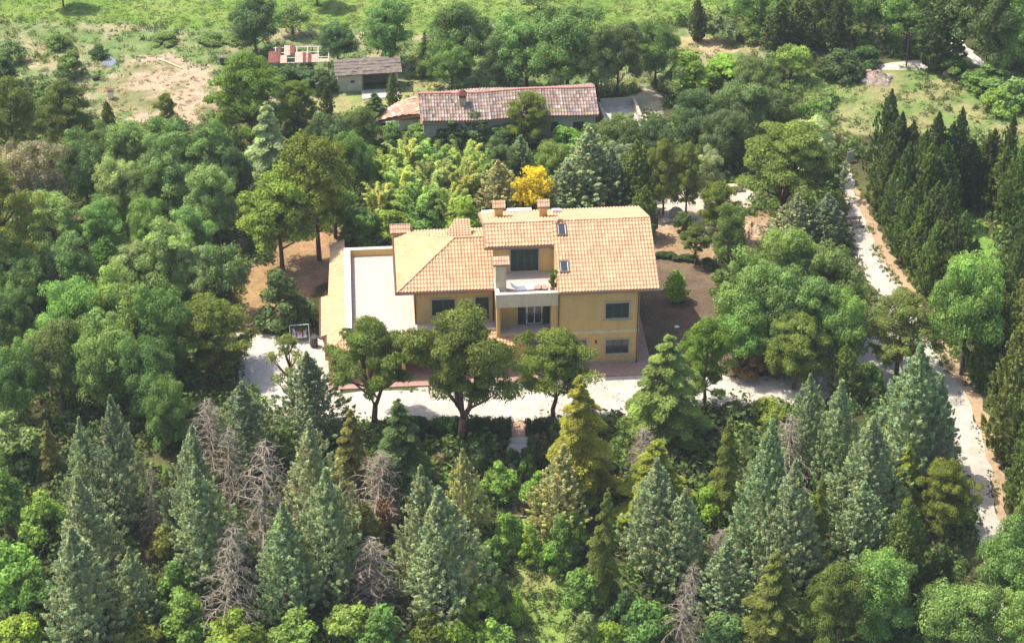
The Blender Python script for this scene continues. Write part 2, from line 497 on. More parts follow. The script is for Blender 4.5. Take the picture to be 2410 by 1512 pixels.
def roof(name, poly, z0, n_plan, slope, parent, mat, spacing=0.24, row=0.34, amp=0.075, seed=1, base=(0.505, 0.305, 0.178), jit=0.07, palette=None, sag=0.0, thick=0.13):
    """tiled slope over the convex plan polygon; n_plan is the uphill direction in plan, z0 = z(u, v) of the plane"""
    rg = np.random.default_rng(seed)
    d = np.array(n_plan, float); d /= np.linalg.norm(d)
    e = np.array((d[1], -d[0]))
    P = np.array(poly, float)
    E, S = P @ e, P @ d
    def span(ev):
        lo, hi = 1e9, -1e9
        n = len(P)
        for i in range(n):
            a, b = E[i], E[(i + 1) % n]
            if (a - ev) * (b - ev) <= 0 and abs(a - b) > 1e-9:
                t = (ev - a) / (b - a)
                s = S[i] + t * (S[(i + 1) % n] - S[i])
                lo, hi = min(lo, s), max(hi, s)
        return lo, hi
    K = 6
    e0, e1 = E.min() + 1e-4, E.max() - 1e-4
    nc = max(1, round((e1 - e0) / spacing))
    spacing = (e1 - e0) / nc
    smin, smax = S.min(), S.max()
    nr = max(1, int(math.ceil((smax - smin) / row)))
    tone = base * np.ones((nc, nr, 3)) * (1 + rg.normal(0, jit, (nc, nr, 1)))
    if palette is not None:
        pal = np.array(palette)
        tone = pal[rg.choice(len(pal), (nc, nr))] * (1 + rg.normal(0, .18, (nc, nr, 1)))
    tone = np.clip(tone, 0.03, 0.85)
    V, C = [], []
    def pos(ev, sv, h):
        u, v = e * ev + d * sv
        return (u, v, z0(u, v) + h - sag * math.sin((ev - e0) / (e1 - e0) * 5.0) ** 2)
    prof = [amp * (0.5 + 0.5 * math.cos(2 * math.pi * k / K)) for k in range(K + 1)]
    for c in range(nc):
        for k in range(K):
            ea, eb = e0 + (c + k / K) * spacing, e0 + (c + (k + 1) / K) * spacing
            la, ha = span(ea); lb, hb = span(eb)
            for r in range(nr):
                s0, s1 = smin + r * row, smin + (r + 1) * row
                a0, a1 = max(s0, la), min(s1, ha)
                b0, b1 = max(s0, lb), min(s1, hb)
                if a1 - a0 < 1e-3 and b1 - b0 < 1e-3: continue
                a1, b1 = max(a0, a1), max(b0, b1)
                hl = lambda sv: 0.042 * (1 - (sv - s0) / row)
                V.append((pos(ea, a0, prof[k] + hl(a0)), pos(eb, b0, prof[k + 1] + hl(b0)), pos(eb, b1, prof[k + 1] + hl(b1)), pos(ea, a1, prof[k] + hl(a1))))
                C.append(tone[c, r])
    o = link(name, quads_mesh(name, np.array(V), np.array(C), "tile", mat), parent)
    sl = MB()
    pl = [(p[0], p[1], z0(p[0], p[1]) - 0.012 - sag * 1.3) for p in poly]
    ar = sum(pl[i][0] * pl[(i + 1) % len(pl)][1] - pl[(i + 1) % len(pl)][0] * pl[i][1] for i in range(len(pl)))
    sl.poly(pl if ar > 0 else pl[::-1], thick)
    sl.build("roof_deck", M['soffit'], o)
    return o

def tiled_cap(name, u0, u1, v0, v1, z, h, parent, base=(0.48, 0.28, 0.18), seed=1):
    """little gabled tile cap of a chimney, ridge along u"""
    m = (v0 + v1) / 2
    t = h / (m - v0)
    o = roof(name, [(u0, v0), (u1, v0), (u1, m), (u0, m)], lambda u, v: z + t * (v - v0), (0, 1), t, parent, M['tile'], 0.2, 0.3, 0.045, seed, base, thick=0.08)
    roof("cap_back", [(u0, m), (u1, m), (u1, v1), (u0, v1)], lambda u, v: z + t * (v1 - v), (0, -1), t, o, M['tile'], 0.2, 0.3, 0.045, seed + 1, base, thick=0.08)
    return o

def ridge_cap(parent, a, b, seed=1, rad=0.10, base=(0.52, 0.33, 0.19), mat='tile'):
    rg = np.random.default_rng(seed)
    a, b = Vector(a), Vector(b)
    n = max(2, int((b - a).length / 0.4))
    m = MB(); cols = []
    for i in range(n):
        k0 = len(m.v)
        m.tube([a.lerp(b, i / n), a.lerp(b, min(1, (i + 1.08) / n))], [rad * 1.08, rad * 0.92], 8, False)
        cols += [np.array(base) * (1 + rg.normal(0, .12))] * (len(m.v) - k0)
    return link("ridge_tiles", mesh_from("ridge_tiles", m.v, m.f, M[mat], np.clip(cols, .03, .85), "tile", True), parent)

TS, EZ = 0.418, 6.9
zf = lambda u, v: EZ + TS * (v + 0.7)                 # tall block, front slope
RV = 5.35
RZ = zf(0, RV)
zb = lambda u, v: RZ - TS * (v - RV)                  # tall block, back slope
F1, F2 = 3.0, 6.1
U0, U1, UM = -10.6, 0.0, -6.1

# walls of the tall block
b = MB()
prof = [(0, 0), (10.7, 0), (10.7, zb(0, 10.7) - .17), (RV, RZ - .2), (0, zf(0, 0) - .17)]
b.prism_u(UM, U1, prof)
b.prism_u(U0, UM - 0.003, [(0, 0), (10.7, 0), (10.7, F1), (0, F1)])
b.prism_u(U0 + .003, UM - .006, [(1.25, F1), (10.69, F1), (10.69, F2 - .3), (1.25, F2 - .3)])
b.prism_u(U0, UM - .003, [(3.7, F2 - .3), (10.7, F2 - .3), (10.7, zb(0, 10.7) - .17), (RV, RZ - .2), (3.7, zf(0, 3.7) - .17)])
b.box(U0 + .01, U0 + .26, .01, 1.25, F1, F2 - .7)
b.box(UM - .46, UM - .004, .01, 1.25, F1, F2 - .7)
b.build("wall", M['ochre'], villa)
b = MB()                                              # balcony front, side and floor
b.box(U0 - .06, UM + .05, -.06, .2, 5.4, 6.48)
b.box(U0 - .05, U0 + .2, .2, 3.69, 5.6, 6.48)
par = b.build("balcony_parapet", M['cream'], villa)
b = MB(); b.box(U0 - .09, UM + .08, -.09, .23, 6.48, 6.56); b.box(U0 - .08, U0 + .23, .23, 3.68, 6.48, 6.56)
b.build("coping", M['pale'], par)
MB().box(U0 + .2, UM - .004, .2, 3.69, 5.78, F2).build("balcony_floor", M['paving'], villa)
MB().box(U0 + .26, UM - .46, .03, 1.24, F1 - .01, F1 + .03).build("loggia_floor", M['paving'], villa)
# string course and plinth of the front
b = MB(); b.box(UM - .5, U1 + .02, -.035, 0, 2.78, 3.02); b.box(U1, U1 + .035, 0, 10.6, 2.78, 3.02)
b.build("string_course", M['cream'], villa)
b = MB(); b.box(U0, U1 + .03, -.03, 0, 0, .35); b.box(U1, U1 + .03, 0, 10.7, 0, .35)
b.build("plinth", M['stone'], villa)
# left wing and terrace storey
b = MB()
b.box(-16.6, U0 - .003, 2.0, 9.7, F1, 6.28)
b.box(-21.7, U0 - .006, 1.0, 12.3, 0, F1 - .16)
b.build("wing_wall", M['ochre'], villa)
b = MB(); b.box(-21.72, U0 - .01, .87, 12.32, F1 - .16, F1)
b.build("terrace_floor", M['paving'], villa)
b = MB(); b.box(-21.75, -21.35, .85, 12.05, F1, 3.56); b.box(-21.75, -16.9, 12.05, 12.35, F1, 3.56)
tp = b.build("terrace_parapet", M['ochre'], villa)
b = MB(); b.box(-21.78, -21.30, .82, 12.02, 3.56, 3.62); b.box(-21.78, -16.9, 12.02, 12.38, 3.56, 3.62)
b.build("coping", M['pale'], tp)
b = MB(); b.box(-21.3, U0 - .02, .80, .87, 2.7, F1 - .004); b.box(U0 - 1.0, U0 - .02, .60, .80, 2.7, F1 + .16)
b.build("terrace_edge", M['pale'], villa)

# roofs
o = roof("front_roof", [(UM, -.7), (1.3, -.7), (1.3, RV), (UM, RV)], zf, (0, 1), TS, villa, M['tile'], seed=2)
o2 = roof("upper_roof", [(-11.2, 3.31), (UM, 3.31), (UM, RV), (-11.2, RV)], zf, (0, 1), TS, villa, M['tile'], seed=3)
o3 = roof("back_roof", [(-11.2, RV), (1.3, RV), (1.3, 11.4), (-11.2, 11.4)], zb, (0, -1), TS, villa, M['tile'], seed=4)
ridge_cap(o3, (-11.2, RV, RZ + .03), (1.3, RV, RZ + .03), 5)
WZ = lambda v: 6.18 + TS * (v - 1.3)
AP = (-13.4, 5.77)
APZ = WZ(5.77)
w1 = roof("wing_front_roof", [(-17.87, 1.3), (U0 + .05, 1.3), (U0 + .05, 5.77), AP], lambda u, v: WZ(v), (0, 1), TS, villa, M['tile'], seed=6)
tl = (APZ - 6.18) / (AP[0] + 17.87)
roof("wing_side_roof", [(-17.87, 1.3), AP, (-17.87, 10.24)], lambda u, v: 6.18 + tl * (u + 17.87), (1, 0), tl, villa, M['tile'], seed=7, base=(0.54, 0.36, 0.195))
roof("wing_back_roof", [(-17.87, 10.24), AP, (U0 + .02, 5.77), (U0 + .02, 10.24)], lambda u, v: 6.18 + TS * (10.24 - v), (0, -1), TS, villa, M['tile'], seed=8)
ridge_cap(w1, (-17.87, 1.3, 6.22), (AP[0], AP[1], APZ + .04), 9)
ridge_cap(w1, (AP[0], AP[1], APZ + .04), (U0, AP[1], APZ + .04), 10)
ridge_cap(w1, (-17.87, 10.24, 6.22), (AP[0], AP[1], APZ + .04), 11)
# raised tiled piece behind the wing's ridge
rp = roof("rear_dormer_roof", [(-14.1, 6.6), (-12.05, 6.6), (-12.05, 9.0), (-13.2, 9.0)], lambda u, v: 7.75 + 0.02 * (v - 6.6), (0, 1), .02, villa, M['tile'], seed=12, thick=.5)
# lean-to roofs along the terrace
LT = 0.40
ll = roof("side_lean_to_roof", [(-23.65, 1.74), (-21.75, 1.74), (-21.75, 7.2), (-23.65, 7.2)], lambda u, v: 2.27 + LT * (u + 23.65), (1, 0), LT, villa, M['tile'], seed=13, base=(0.55, 0.37, 0.21))
roof("rear_lean_to_roof", [(-23.1, 7.2), (-21.75, 7.2), (-21.75, 14.6), (-22.9, 14.6)], lambda u, v: 2.27 + LT * (u + 23.65), (1, 0), LT, villa, M['tile'], seed=14, base=(0.55, 0.37, 0.21))
roof("corner_lean_to_roof", [(-23.2, -.75), (-21.75, .8), (-21.75, 1.74), (-23.2, 1.74)], lambda u, v: 2.27 + LT * (u + 23.65), (1, 0), LT, villa, M['tile'], seed=15, base=(0.55, 0.37, 0.21))
fl = roof("porch_roof", [(-23.2, -.75), (-9.25, -.75), (-9.7, .8), (-21.75, .8)], lambda u, v: 2.44 + LT * (v + .75), (0, 1), LT, villa, M['tile'], seed=16)
ridge_cap(fl, (-23.2, -.75, 2.48), (-21.75, .8, 3.06), 17, 0.09)
for u in (-23.0, -20.3, -17.6, -14.9, -12.2, -9.6): MB().box(u - .14, u + .14, -.6, -.32, 0, 2.3).build("porch_pillar", M['ochre'], villa)
for v in (2.2, 4.6, 7.0): MB().box(-23.45, -23.2, v - .12, v + .12, 0, 2.15).build("porch_pillar", M['ochre'], villa)
MB().box(-23.2, -9.2, -1.95, .99, 0, .09).build("porch_paving", M['brick'], villa)
MB().box(-9.19, .9, -1.75, -.04, 0, .07).build("front_paving", M['brick'], villa)
MB().box(.04, 1.0, -.03, 10.9, 0, .06).build("side_paving", M['brick'], villa)
# gutters
def gutter(pts, rad=.075, parent=villa):
    return MB().tube(pts, rad, 6).build("gutter", M['gutter'], parent)
gutter([(UM, -.78, 6.84), (1.36, -.78, 6.84)])
gutter([(-11.25, 3.22, 8.5), (UM, 3.22, 8.5)])
gutter([(-17.95, 1.22, 6.12), (U0, 1.22, 6.12)])
gutter([(-17.95, 1.22, 6.12), (-17.95, 8.9, 6.12)])
gutter([(-23.72, 1.7, 2.22), (-23.72, 7.2, 2.22)])
gutter([(-23.2, 1.66, 2.3), (-23.7, 1.66, 2.24)], .09)
gutter([(-23.27, -.8, 2.36), (-23.27, 1.66, 2.36)])
gutter([(-23.2, -.83, 2.36), (-9.25, -.83, 2.36)], .06)
b = MB(); b.box(-11.27, -11.2, 3.3, RV, 8.4, 8.55)
fas = MB().box(1.30, 1.34, -.7, -.69, 6.6, 6.8)
for pts in ([(U1 - .1, -.07, 0), (U1 - .1, -.07, 6.5), (U1 - .1, -.7, 6.8)], [(UM + .08, -.09, 2.9), (UM + .08, -.09, 6.5), (UM + .08, -.7, 6.8)],
            [(-16.55, 1.93, F1), (-16.55, 1.93, 5.9), (-16.55, 1.3, 6.1)], [(U0 - .12, 1.93, F1), (U0 - .12, 1.93, 5.9), (U0 - .12, 1.3, 6.1)]):
    MB().tube(pts, .05, 6).build("downpipe", M['gutter'], villa)
# verge boards along the gables
b = MB()
for u in (1.3, -11.27):
    lo = -.7 if u > 0 else 3.3
    b.poly([(u, lo, zf(0, lo) + .02), (u + .05, lo, zf(0, lo) + .02), (u + .05, RV, RZ + .02), (u, RV, RZ + .02)], .2)
    b.poly([(u, RV, RZ + .02), (u + .05, RV, RZ + .02), (u + .05, 11.4, zb(0, 11.4) + .02), (u, 11.4, zb(0, 11.4) + .02)], .2)
b.build("verge_board", M['brick'], villa)

# chimneys
def chimney(u0, u1, v0, v1, z0, z1, over, h, mat, seed):
    c = MB().box(u0, u1, v0, v1, z0, z1).build("chimney", M[mat], villa)
    MB().box(u0 - .06, u1 + .06, v0 - .06, v1 + .06, z1 - .14, z1).build("chimney_collar", M['cream'], c)
    tiled_cap("chimney_cap", u0 - over, u1 + over, v0 - over, v1 + over, z1 + .03, h, c, seed=seed)
    return c
chimney(-10.62, -9.82, .82, 1.55, F2, 8.62, .22, .36, 'cream', 21)
chimney(-18.0, -16.75, 9.3, 10.3, 3.0, 6.62, .16, .42, 'ochre', 23)
chimney(-10.15, -9.5, 8.5, 9.15, 7.6, 8.95, .17, .40, 'ochre', 25)
chimney(-6.8, -6.2, 7.6, 8.25, 8.0, 9.42, .17, .40, 'ochre', 27)

# roof windows
def skylight(u0, u1, v0, v1):
    f = MB()
    z = lambda v: zf(0, v)
    for a, bb, c, dd in ((u0, u0 + .09, v0, v1), (u1 - .09, u1, v0, v1), (u0 + .09, u1 - .09, v0, v0 + .1), (u0 + .09, u1 - .09, v1 - .1, v1)):
        f.poly([(a, c, z(c) + .15), (bb, c, z(c) + .15), (bb, dd, z(dd) + .15), (a, dd, z(dd) + .15)], .25)
    fr = f.build("roof_window", M['gutter'], villa)
    MB().poly([(u0 + .08, v0 + .09, z(v0 + .09) + .11), (u1 - .08, v0 + .09, z(v0 + .09) + .11), (u1 - .08, v1 - .09, z(v1 - .09) + .11), (u0 + .08, v1 - .09, z(v1 - .09) + .11)], .03).build("pane", M['glass'], fr)
    ss = MB()
    for a in (u0 + .09, u1 - .12): ss.poly([(a, v0 + .1, z(v0 + .1) + .13), (a + .03, v0 + .1, z(v0 + .1) + .13), (a + .03, v1 - .1, z(v1 - .1) + .13), (a, v1 - .1, z(v1 - .1) + .13)], .05)
    ss.build("sash", M['white'], fr)
skylight(-5.76, -5.04, 3.98, 5.0)
skylight(-5.88, -5.14, .86, 1.85)
MB().poly([(-5.6, 9.5, zb(0, 9.5) + .3), (-4.95, 9.5, zb(0, 9.5) + .3), (-4.95, 10.4, zb(0, 10.4) + .3), (-5.6, 10.4, zb(0, 10.4) + .3)], .35).build("roof_hatch", M['white'], villa)
MB().tube([(-5.8, RV - .35, RZ + .0), (-5.6, RV - .1, RZ + .2), (-5.3, RV - .1, RZ + .2), (-5.1, RV - .35, RZ + .0)], .06).build("roof_vent", M['tile'] if False else M['brick'], villa)
b = MB(); b.box(-11.0, -9.4, 11.0, 11.35, zb(0, 11.2) + .02, zb(0, 11.2) + .16); b.box(-9.0, -7.1, 11.0, 11.4, zb(0, 11.2) + .06, zb(0, 11.2) + .22)
b.build("eave_flashing", M['white'], villa)

# windows and doors on the front walls
def window(u0, u1, z0, z1, v, kind, sill=True, n=2):
    s = .13
    f = MB()
    f.box(u0 - s, u0, v - .05, v + .02, z0 - s, z1 + s); f.box(u1, u1 + s, v - .05, v + .02, z0 - s, z1 + s)
    f.box(u0, u1, v - .05, v + .02, z1, z1 + s)
    if sill: f.box(u0 - s - .08, u1 + s + .08, v - .10, v + .02, z0 - s - .06, z0 - s + .003)
    f.box(u0, u1, v - .05, v + .02, z0 - s, z0)
    w = f.build("window", M['stone'], villa)
    MB().box(u0, u1, v - .012, v + .01, z0, z1).build("pane", M['glass'], w)
    W = (u1 - u0) / n
    if kind == 'shutter':
        for k in range(n):
            m = MB()
            a, c = u0 + k * W + .012, u0 + (k + 1) * W - .012
            m.box(a, a + .06, v - .045, v - .013, z0 + .02, z1 - .02); m.box(c - .06, c, v - .045, v - .013, z0 + .02, z1 - .02)
            m.box(a + .06, c - .06, v - .045, v - .013, z0 + .02, z0 + .1); m.box(a + .06, c - .06, v - .045, v - .013, z1 - .1, z1 - .02)
            m.box(a + .06, c - .06, v - .044, v - .013, (z0 + z1) / 2 - .03, (z0 + z1) / 2 + .03)
            q = int((z1 - z0 - .2) / .07)
            for i in range(q):
                zz = z0 + .1 + i * (z1 - z0 - .2) / q
                m.box(a + .06, c - .06, v - .036, v - .016, zz + .008, zz + .052)
            m.build("shutter", M['shutter'], w)
    else:
        m = MB()
        for k in range(n + 1):
            x = u0 + k * W
            m.box(max(u0, x - .035), min(u1, x + .035), v - .04, v - .013, z0, z1)
        for zz in (z0, (z0 + z1) / 2 - .025, z1 - .06): m.box(u0, u1, v - .038, v - .013, zz, zz + .06)
        m.build("sash", M['white' if kind == 'white' else 'shutter'], w)
    return w
window(-2.52, -.78, 4.07, 5.39, 0, 'shutter', n=3)
window(-2.44, -.72, .94, 2.17, 0, 'sash', n=3)
window(-4.95, -3.9, 1.0, 2.25, 0, 'sash', n=2)
window(-8.2, -7.0, 1.0, 2.25, 0, 'sash', n=2)
window(-15.3, -13.6, 3.66, 5.05, 2.0, 'shutter', n=2)
window(-12.05, -11.05, F1 + .13, 5.12, 2.0, 'shutter', sill=False, n=2)
window(-9.3, -7.2, F2 + .12, 8.12, 3.7, 'shutter', sill=False, n=4)
# open french window of the loggia with its folded-back shutters and railing
fw = MB().box(-8.3, -7.13, 1.238, 1.246, F1 + .06, 5.1).build("french_window", M['glass'], villa)
m = MB()
for u in (-8.3, -7.74, -7.2): m.box(u, u + .08, 1.19, 1.236, F1 + .06, 5.1)
m.box(-8.3, -7.12, 1.192, 1.236, 5.02, 5.1); m.box(-8.3, -7.12, 1.192, 1.236, F1 + .04, F1 + .16)
m.build("sash", M['white'], fw)
for a, c in ((-8.93, -8.36), (-7.06, -6.5)):
    m = MB()
    m.box(a, c, 1.20, 1.246, F1 + .06, 5.1)
    for i in range(26):
        zz = F1 + .14 + i * .074
        m.box(a + .06, c - .06, 1.185, 1.2, zz, zz + .045)
    m.build("shutter", M['shutter'], fw)
m = MB()
m.tube([(-8.33, 1.1, F1 + .98), (-7.1, 1.1, F1 + .98)], .025); m.tube([(-8.33, 1.1, F1 + .7), (-7.1, 1.1, F1 + .7)], .02); m.tube([(-8.33, 1.1, F1 + .1), (-7.1, 1.1, F1 + .1)], .02)
for k in range(12): m.tube([(-8.33 + k * 1.23 / 11, 1.1, F1 + .1), (-8.33 + k * 1.23 / 11, 1.1, F1 + .98)], .012, 5)
m.build("railing", M['iron'], fw)
# wall lamps
for (u, v, z) in ((-12.85, 1.95, 4.85), (-3.2, -.04, 2.1)):
    m = MB(); m.box(u - .05, u + .05, v - .03, v + .04, z - .08, z + .08); m.tube([(u, v - .03, z), (u, v - .16, z + .1)], .015, 5)
    m.tube([(u, v - .16, z - .12), (u, v - .16, z + .02), (u, v - .16, z + .1)], [.06, .09, .02], 6)
    m.build("wall_lamp", M['iron'], villa)

# ------------------------------------------------------------------ foliage
def unit(a): return a / (np.linalg.norm(a, axis=-1, keepdims=True) + 1e-9)

def leaf_quads(P, Nn, L, W, rg, tang=None, tj=0.5):
    """rhombic leaves at P with normals Nn; tang gives a preferred long axis"""
    n = len(P)
    r = unit(rg.normal(size=(n, 3)))
    t = r if tang is None else unit(tang + tj * r)
    if tang is None:
        t = unit(np.cross(Nn, r))
        b = np.cross(Nn, t)
    else:
        b = unit(np.cross(t, unit(Nn + 0.25 * r)))
    L = (np.asarray(L) * rg.uniform(.5, 1.55, n))[:, None] / 2
    W = (np.asarray(W) * rg.uniform(.55, 1.5, n))[:, None] / 2
    return np.stack([P - t * L, P + b * W, P + t * L, P - b * W], 1)

def tones(n, rg, clump, warm=0.0, spread=.16):
    """leaf colour factors: one tint per clump, a little scatter per leaf"""
    k = clump[:, None] * (1 + rg.normal(0, spread, (n, 1)))
    hue = rg.normal(0, .07, (n, 1)) + warm
    return np.clip(k * np.concatenate([1 + hue, np.ones((n, 1)), 1 - hue], 1), .15, 2.2)

class Crown:
    def __init__(s, seed): s.rg = np.random.default_rng(seed); s.V, s.C = [], []
    def puff(s, c, r, n, L, W, flat=1.0, low=-.35, tilt=.6, needle=False, tone=None, warm=0.0):
        rg = s.rg
        d = unit(rg.normal(size=(int(n * 1.6), 3)))
        d = d[d[:, 2] > low + rg.normal(0, .15, len(d))][:n]
        m = len(d)
        rad = np.array([r, r, r * flat]) if np.isscalar(r) else np.array(r)
        P = np.array(c) + d * rad * rg.uniform(.55, 1.06, (m, 1))
        N = unit(unit(d / rad) + tilt * rg.normal(size=(m, 3)) * .6)
        k = (tone if tone is not None else 1 + rg.normal(0, .13)) * np.ones(m)
        tg = unit(d + np.array([0, 0, .5])) if needle else None
        s.V.append(leaf_quads(P, unit(N + (rg.normal(size=(m, 3)) * .5 if needle else 0)), L, W, rg, tg, .45))
        s.C.append(tones(m, rg, k, warm))
    def add(s, P, N, L, W, tang=None, tj=.4, k=None, warm=0.0):
        m = len(P)
        s.V.append(leaf_quads(P, N, L, W, s.rg, tang, tj))
        s.C.append(tones(m, s.rg, (k if k is not None else np.ones(m)) * np.ones(m), warm))
    def mesh(s, name):
        return quads_mesh(name, np.concatenate(s.V), np.concatenate(s.C), "leaf", M['foliage'])

def limbs(h, spread, seed, n=7, base_r=.2, first=.25, lean=0.0, top=.85, fork=False):
    """tapered trunk with limbs, one mesh"""
    rg = random.Random(seed)
    m = MB()
    pts = [Vector((0, 0, -.3))]
    q = Vector((0, 0, 0))
    K = 6
    for i in range(K + 1):
        t = i / K
        pts.append(Vector((lean * t * h + rg.uniform(-.06, .06) * h * .3 * t, rg.uniform(-.06, .06) * h * .3 * t, t * top * h)))
    m.tube(pts, [base_r * 1.25] + [base_r * (1 - .8 * i / K) for i in range(K + 1)], 7)
    for k in range(n):
        t = first + (top * .92 - first) * (k + rg.random() * .6) / n
        i = min(K - 1, int(t / top * K))
        p = pts[i + 1].lerp(pts[i + 2], t / top * K - i)
        a = k * 2.4 + rg.uniform(-.5, .5)
        L = spread * rg.uniform(.5, .95) * (1.1 - .5 * t)
        e = p + Vector((math.cos(a) * L, math.sin(a) * L, L * rg.uniform(.35, .85)))
        mid = p.lerp(e, .5) + Vector((0, 0, -.08 * L))
        r = base_r * (1 - .75 * t / top) * .55
        m.tube([p, mid, e], [r, r * .7, r * .25], 5)
        for _ in range(2):
            e2 = mid.lerp(e, rg.uniform(.2, .7)) + Vector((rg.uniform(-1, 1), rg.uniform(-1, 1), rg.uniform(.2, .9))) * L * .4
            m.tube([mid, e2], [r * .5, r * .15], 4)
    return m

KIND = {}          # kind -> list of (crown mesh, trunk mesh, height, width)

def oaklike(key, n_var, h, wd, lobes, per, leaf, wleaf, n_leaf, zc, rz, first, low=-.35, bark='bark', seed0=0, base_r=.22, pr=.13, spreadlobe=.62):
    out = []
    for s in range(n_var):
        c = Crown(seed0 + s)
        rg = c.rg
        Rx, Rz = wd / 2, rz * h
        ga = rg.uniform(0, 6.28)
        for i in range(lobes):
            # lobes spread over the crown, golden-angle spaced, uneven in size
            t = (i + .5) / lobes
            zz = 1 - 1.7 * t
            rr = math.sqrt(max(0, 1 - min(1, abs(zz)) ** 2))
            a = ga + i * 2.4 + rg.uniform(-.35, .35)
            ex = rg.uniform(.68, 1.2)
            L0 = np.array([math.cos(a) * rr * Rx * spreadlobe * ex, math.sin(a) * rr * Rx * spreadlobe * ex, zc * h + zz * Rz * spreadlobe * ex])
            lr = Rx * rg.uniform(.25, .46)
            tone = 1 + rg.normal(0, .10)
            for j in range(per):
                d = unit(rg.normal(size=3)); d[2] = abs(d[2]) * .9 - .25
                pc = L0 + unit(d) * lr * rg.uniform(.55, 1.0) * np.array([1, 1, .85])
                c.puff(pc, wd * pr * rg.uniform(.6, 1.15), n_leaf, leaf, wleaf, .8, low, tone=tone * (1 + rg.normal(0, .09)))
        tm = limbs(h, wd * .42, seed0 + s, 8, base_r, first).mesh(key + "_trunk", M[bark], True)
        out.append((c.mesh(key + "_crown"), tm, h, wd))
    KIND[key] = out

oaklike('oak', 5, 8.0, 8.0, 19, 8, .205, .137, 215, .53, .54, .15, seed0=100, pr=.115)
oaklike('holm', 5, 8.0, 5.6, 18, 7, .17, .11, 230, .50, .60, .10, seed0=200, pr=.13)
oaklike('linden', 3, 9.0, 6.5, 22, 7, .22, .16, 160, .56, .54, .2, low=-.1, seed0=300, pr=.12)
oaklike('light', 3, 6.0, 5.0, 10, 6, .26, .15, 100, .55, .5, .15, seed0=350, pr=.15)

def make_pines(key, n_var, h, wd, nl, seed0, low_start=.42, needles=330, flat=.62, thin=1.0, fork=False):
    out = []
    for s in range(n_var):
        c = Crown(seed0 + s); rg = c.rg
        ends = []
        ga = rg.uniform(0, 6.28)
        for i in range(nl):
            t = (i + .5) / nl
            z = h * (low_start + (1 - low_start) * t ** .85 * .93)
            prof = math.sin(math.pi * min(1, (.22 + .78 * t))) ** .6
            rr = wd / 2 * prof * rg.uniform(.35, 1.08) * .86
            a = ga + i * 2.4 + rg.uniform(-.4, .4)
            p = np.array([math.cos(a) * rr, math.sin(a) * rr, z])
            ends.append(p)
            sc = rg.uniform(.72, 1.3)
            tone = 1 + rg.normal(0, .1)
            for j in range(5):
                q = p + rg.normal(size=3) * wd * np.array([.055, .055, .014]) * sc
                c.puff(q, wd * rg.uniform(.07, .105) * sc, int(needles * thin / 5), .21, .085, flat + .12, -.12, .6, False, tone=tone * (1 + rg.normal(0, .08)))
        c.puff((0, 0, h * .93), wd * .13, int(needles * thin), .21, .085, .8, -.2, .75, False)
        m = MB()
        r2 = random.Random(seed0 + s)
        K = 7
        stems = []
        if fork and s != 2:
            f0 = Vector((r2.uniform(-.2, .2), r2.uniform(-.1, .1), h * .2))
            m.tube([(0, 0, -.3), (0, 0, 0), tuple(f0)], [.3, .26, .22], 8)
            for sx in (-1, 1) if s == 0 else (-1, .15, 1):
                sp = [f0 + Vector((sx * wd * .17 * (i / K) ** .6 + r2.uniform(-.1, .1) * (i > 0), r2.uniform(-.15, .15) * (i > 0), h * .68 * i / K)) for i in range(K + 1)]
                m.tube(sp, [.17 * (1 - .8 * i / K) + .01 for i in range(K + 1)], 7)
                stems.append(sp)
        else:
            sp = [Vector((r2.uniform(-.2, .2) * (i > 0), r2.uniform(-.2, .2) * (i > 0), h * .88 * i / K)) for i in range(K + 1)]
            m.tube([Vector((0, 0, -.3))] + sp, [.26] + [.22 * (1 - .82 * i / K) for i in range(K + 1)], 7)
            stems.append(sp)
        for p in ends:
            e = Vector(p)
            zz = max(.26 * h, p[2] - .16 * h - .12 * np.linalg.norm(p[:2]))
            sp = min(stems, key=lambda q: (q[4].xy - e.xy).length)
            a = min(sp, key=lambda q: abs(q.z - zz))
            m.tube([a, a.lerp(e, .5) + Vector((0, 0, -.05 * h * .3)), e], [.085, .06, .02], 5)
        out.append((c.mesh(key + "_crown"), m.mesh(key + "_trunk", M['pinebark'], True), h, wd))
    KIND[key] = out
make_pines('pine', 5, 8.0, 6.4, 40, 400, .22, 800, .62)
make_pines('flatpine', 3, 7.0, 7.4, 31, 450, .45, 1500, .42, fork=True)
make_pines('thinpine', 2, 6.5, 3.6, 16, 480, .36, 200, .8, .8)

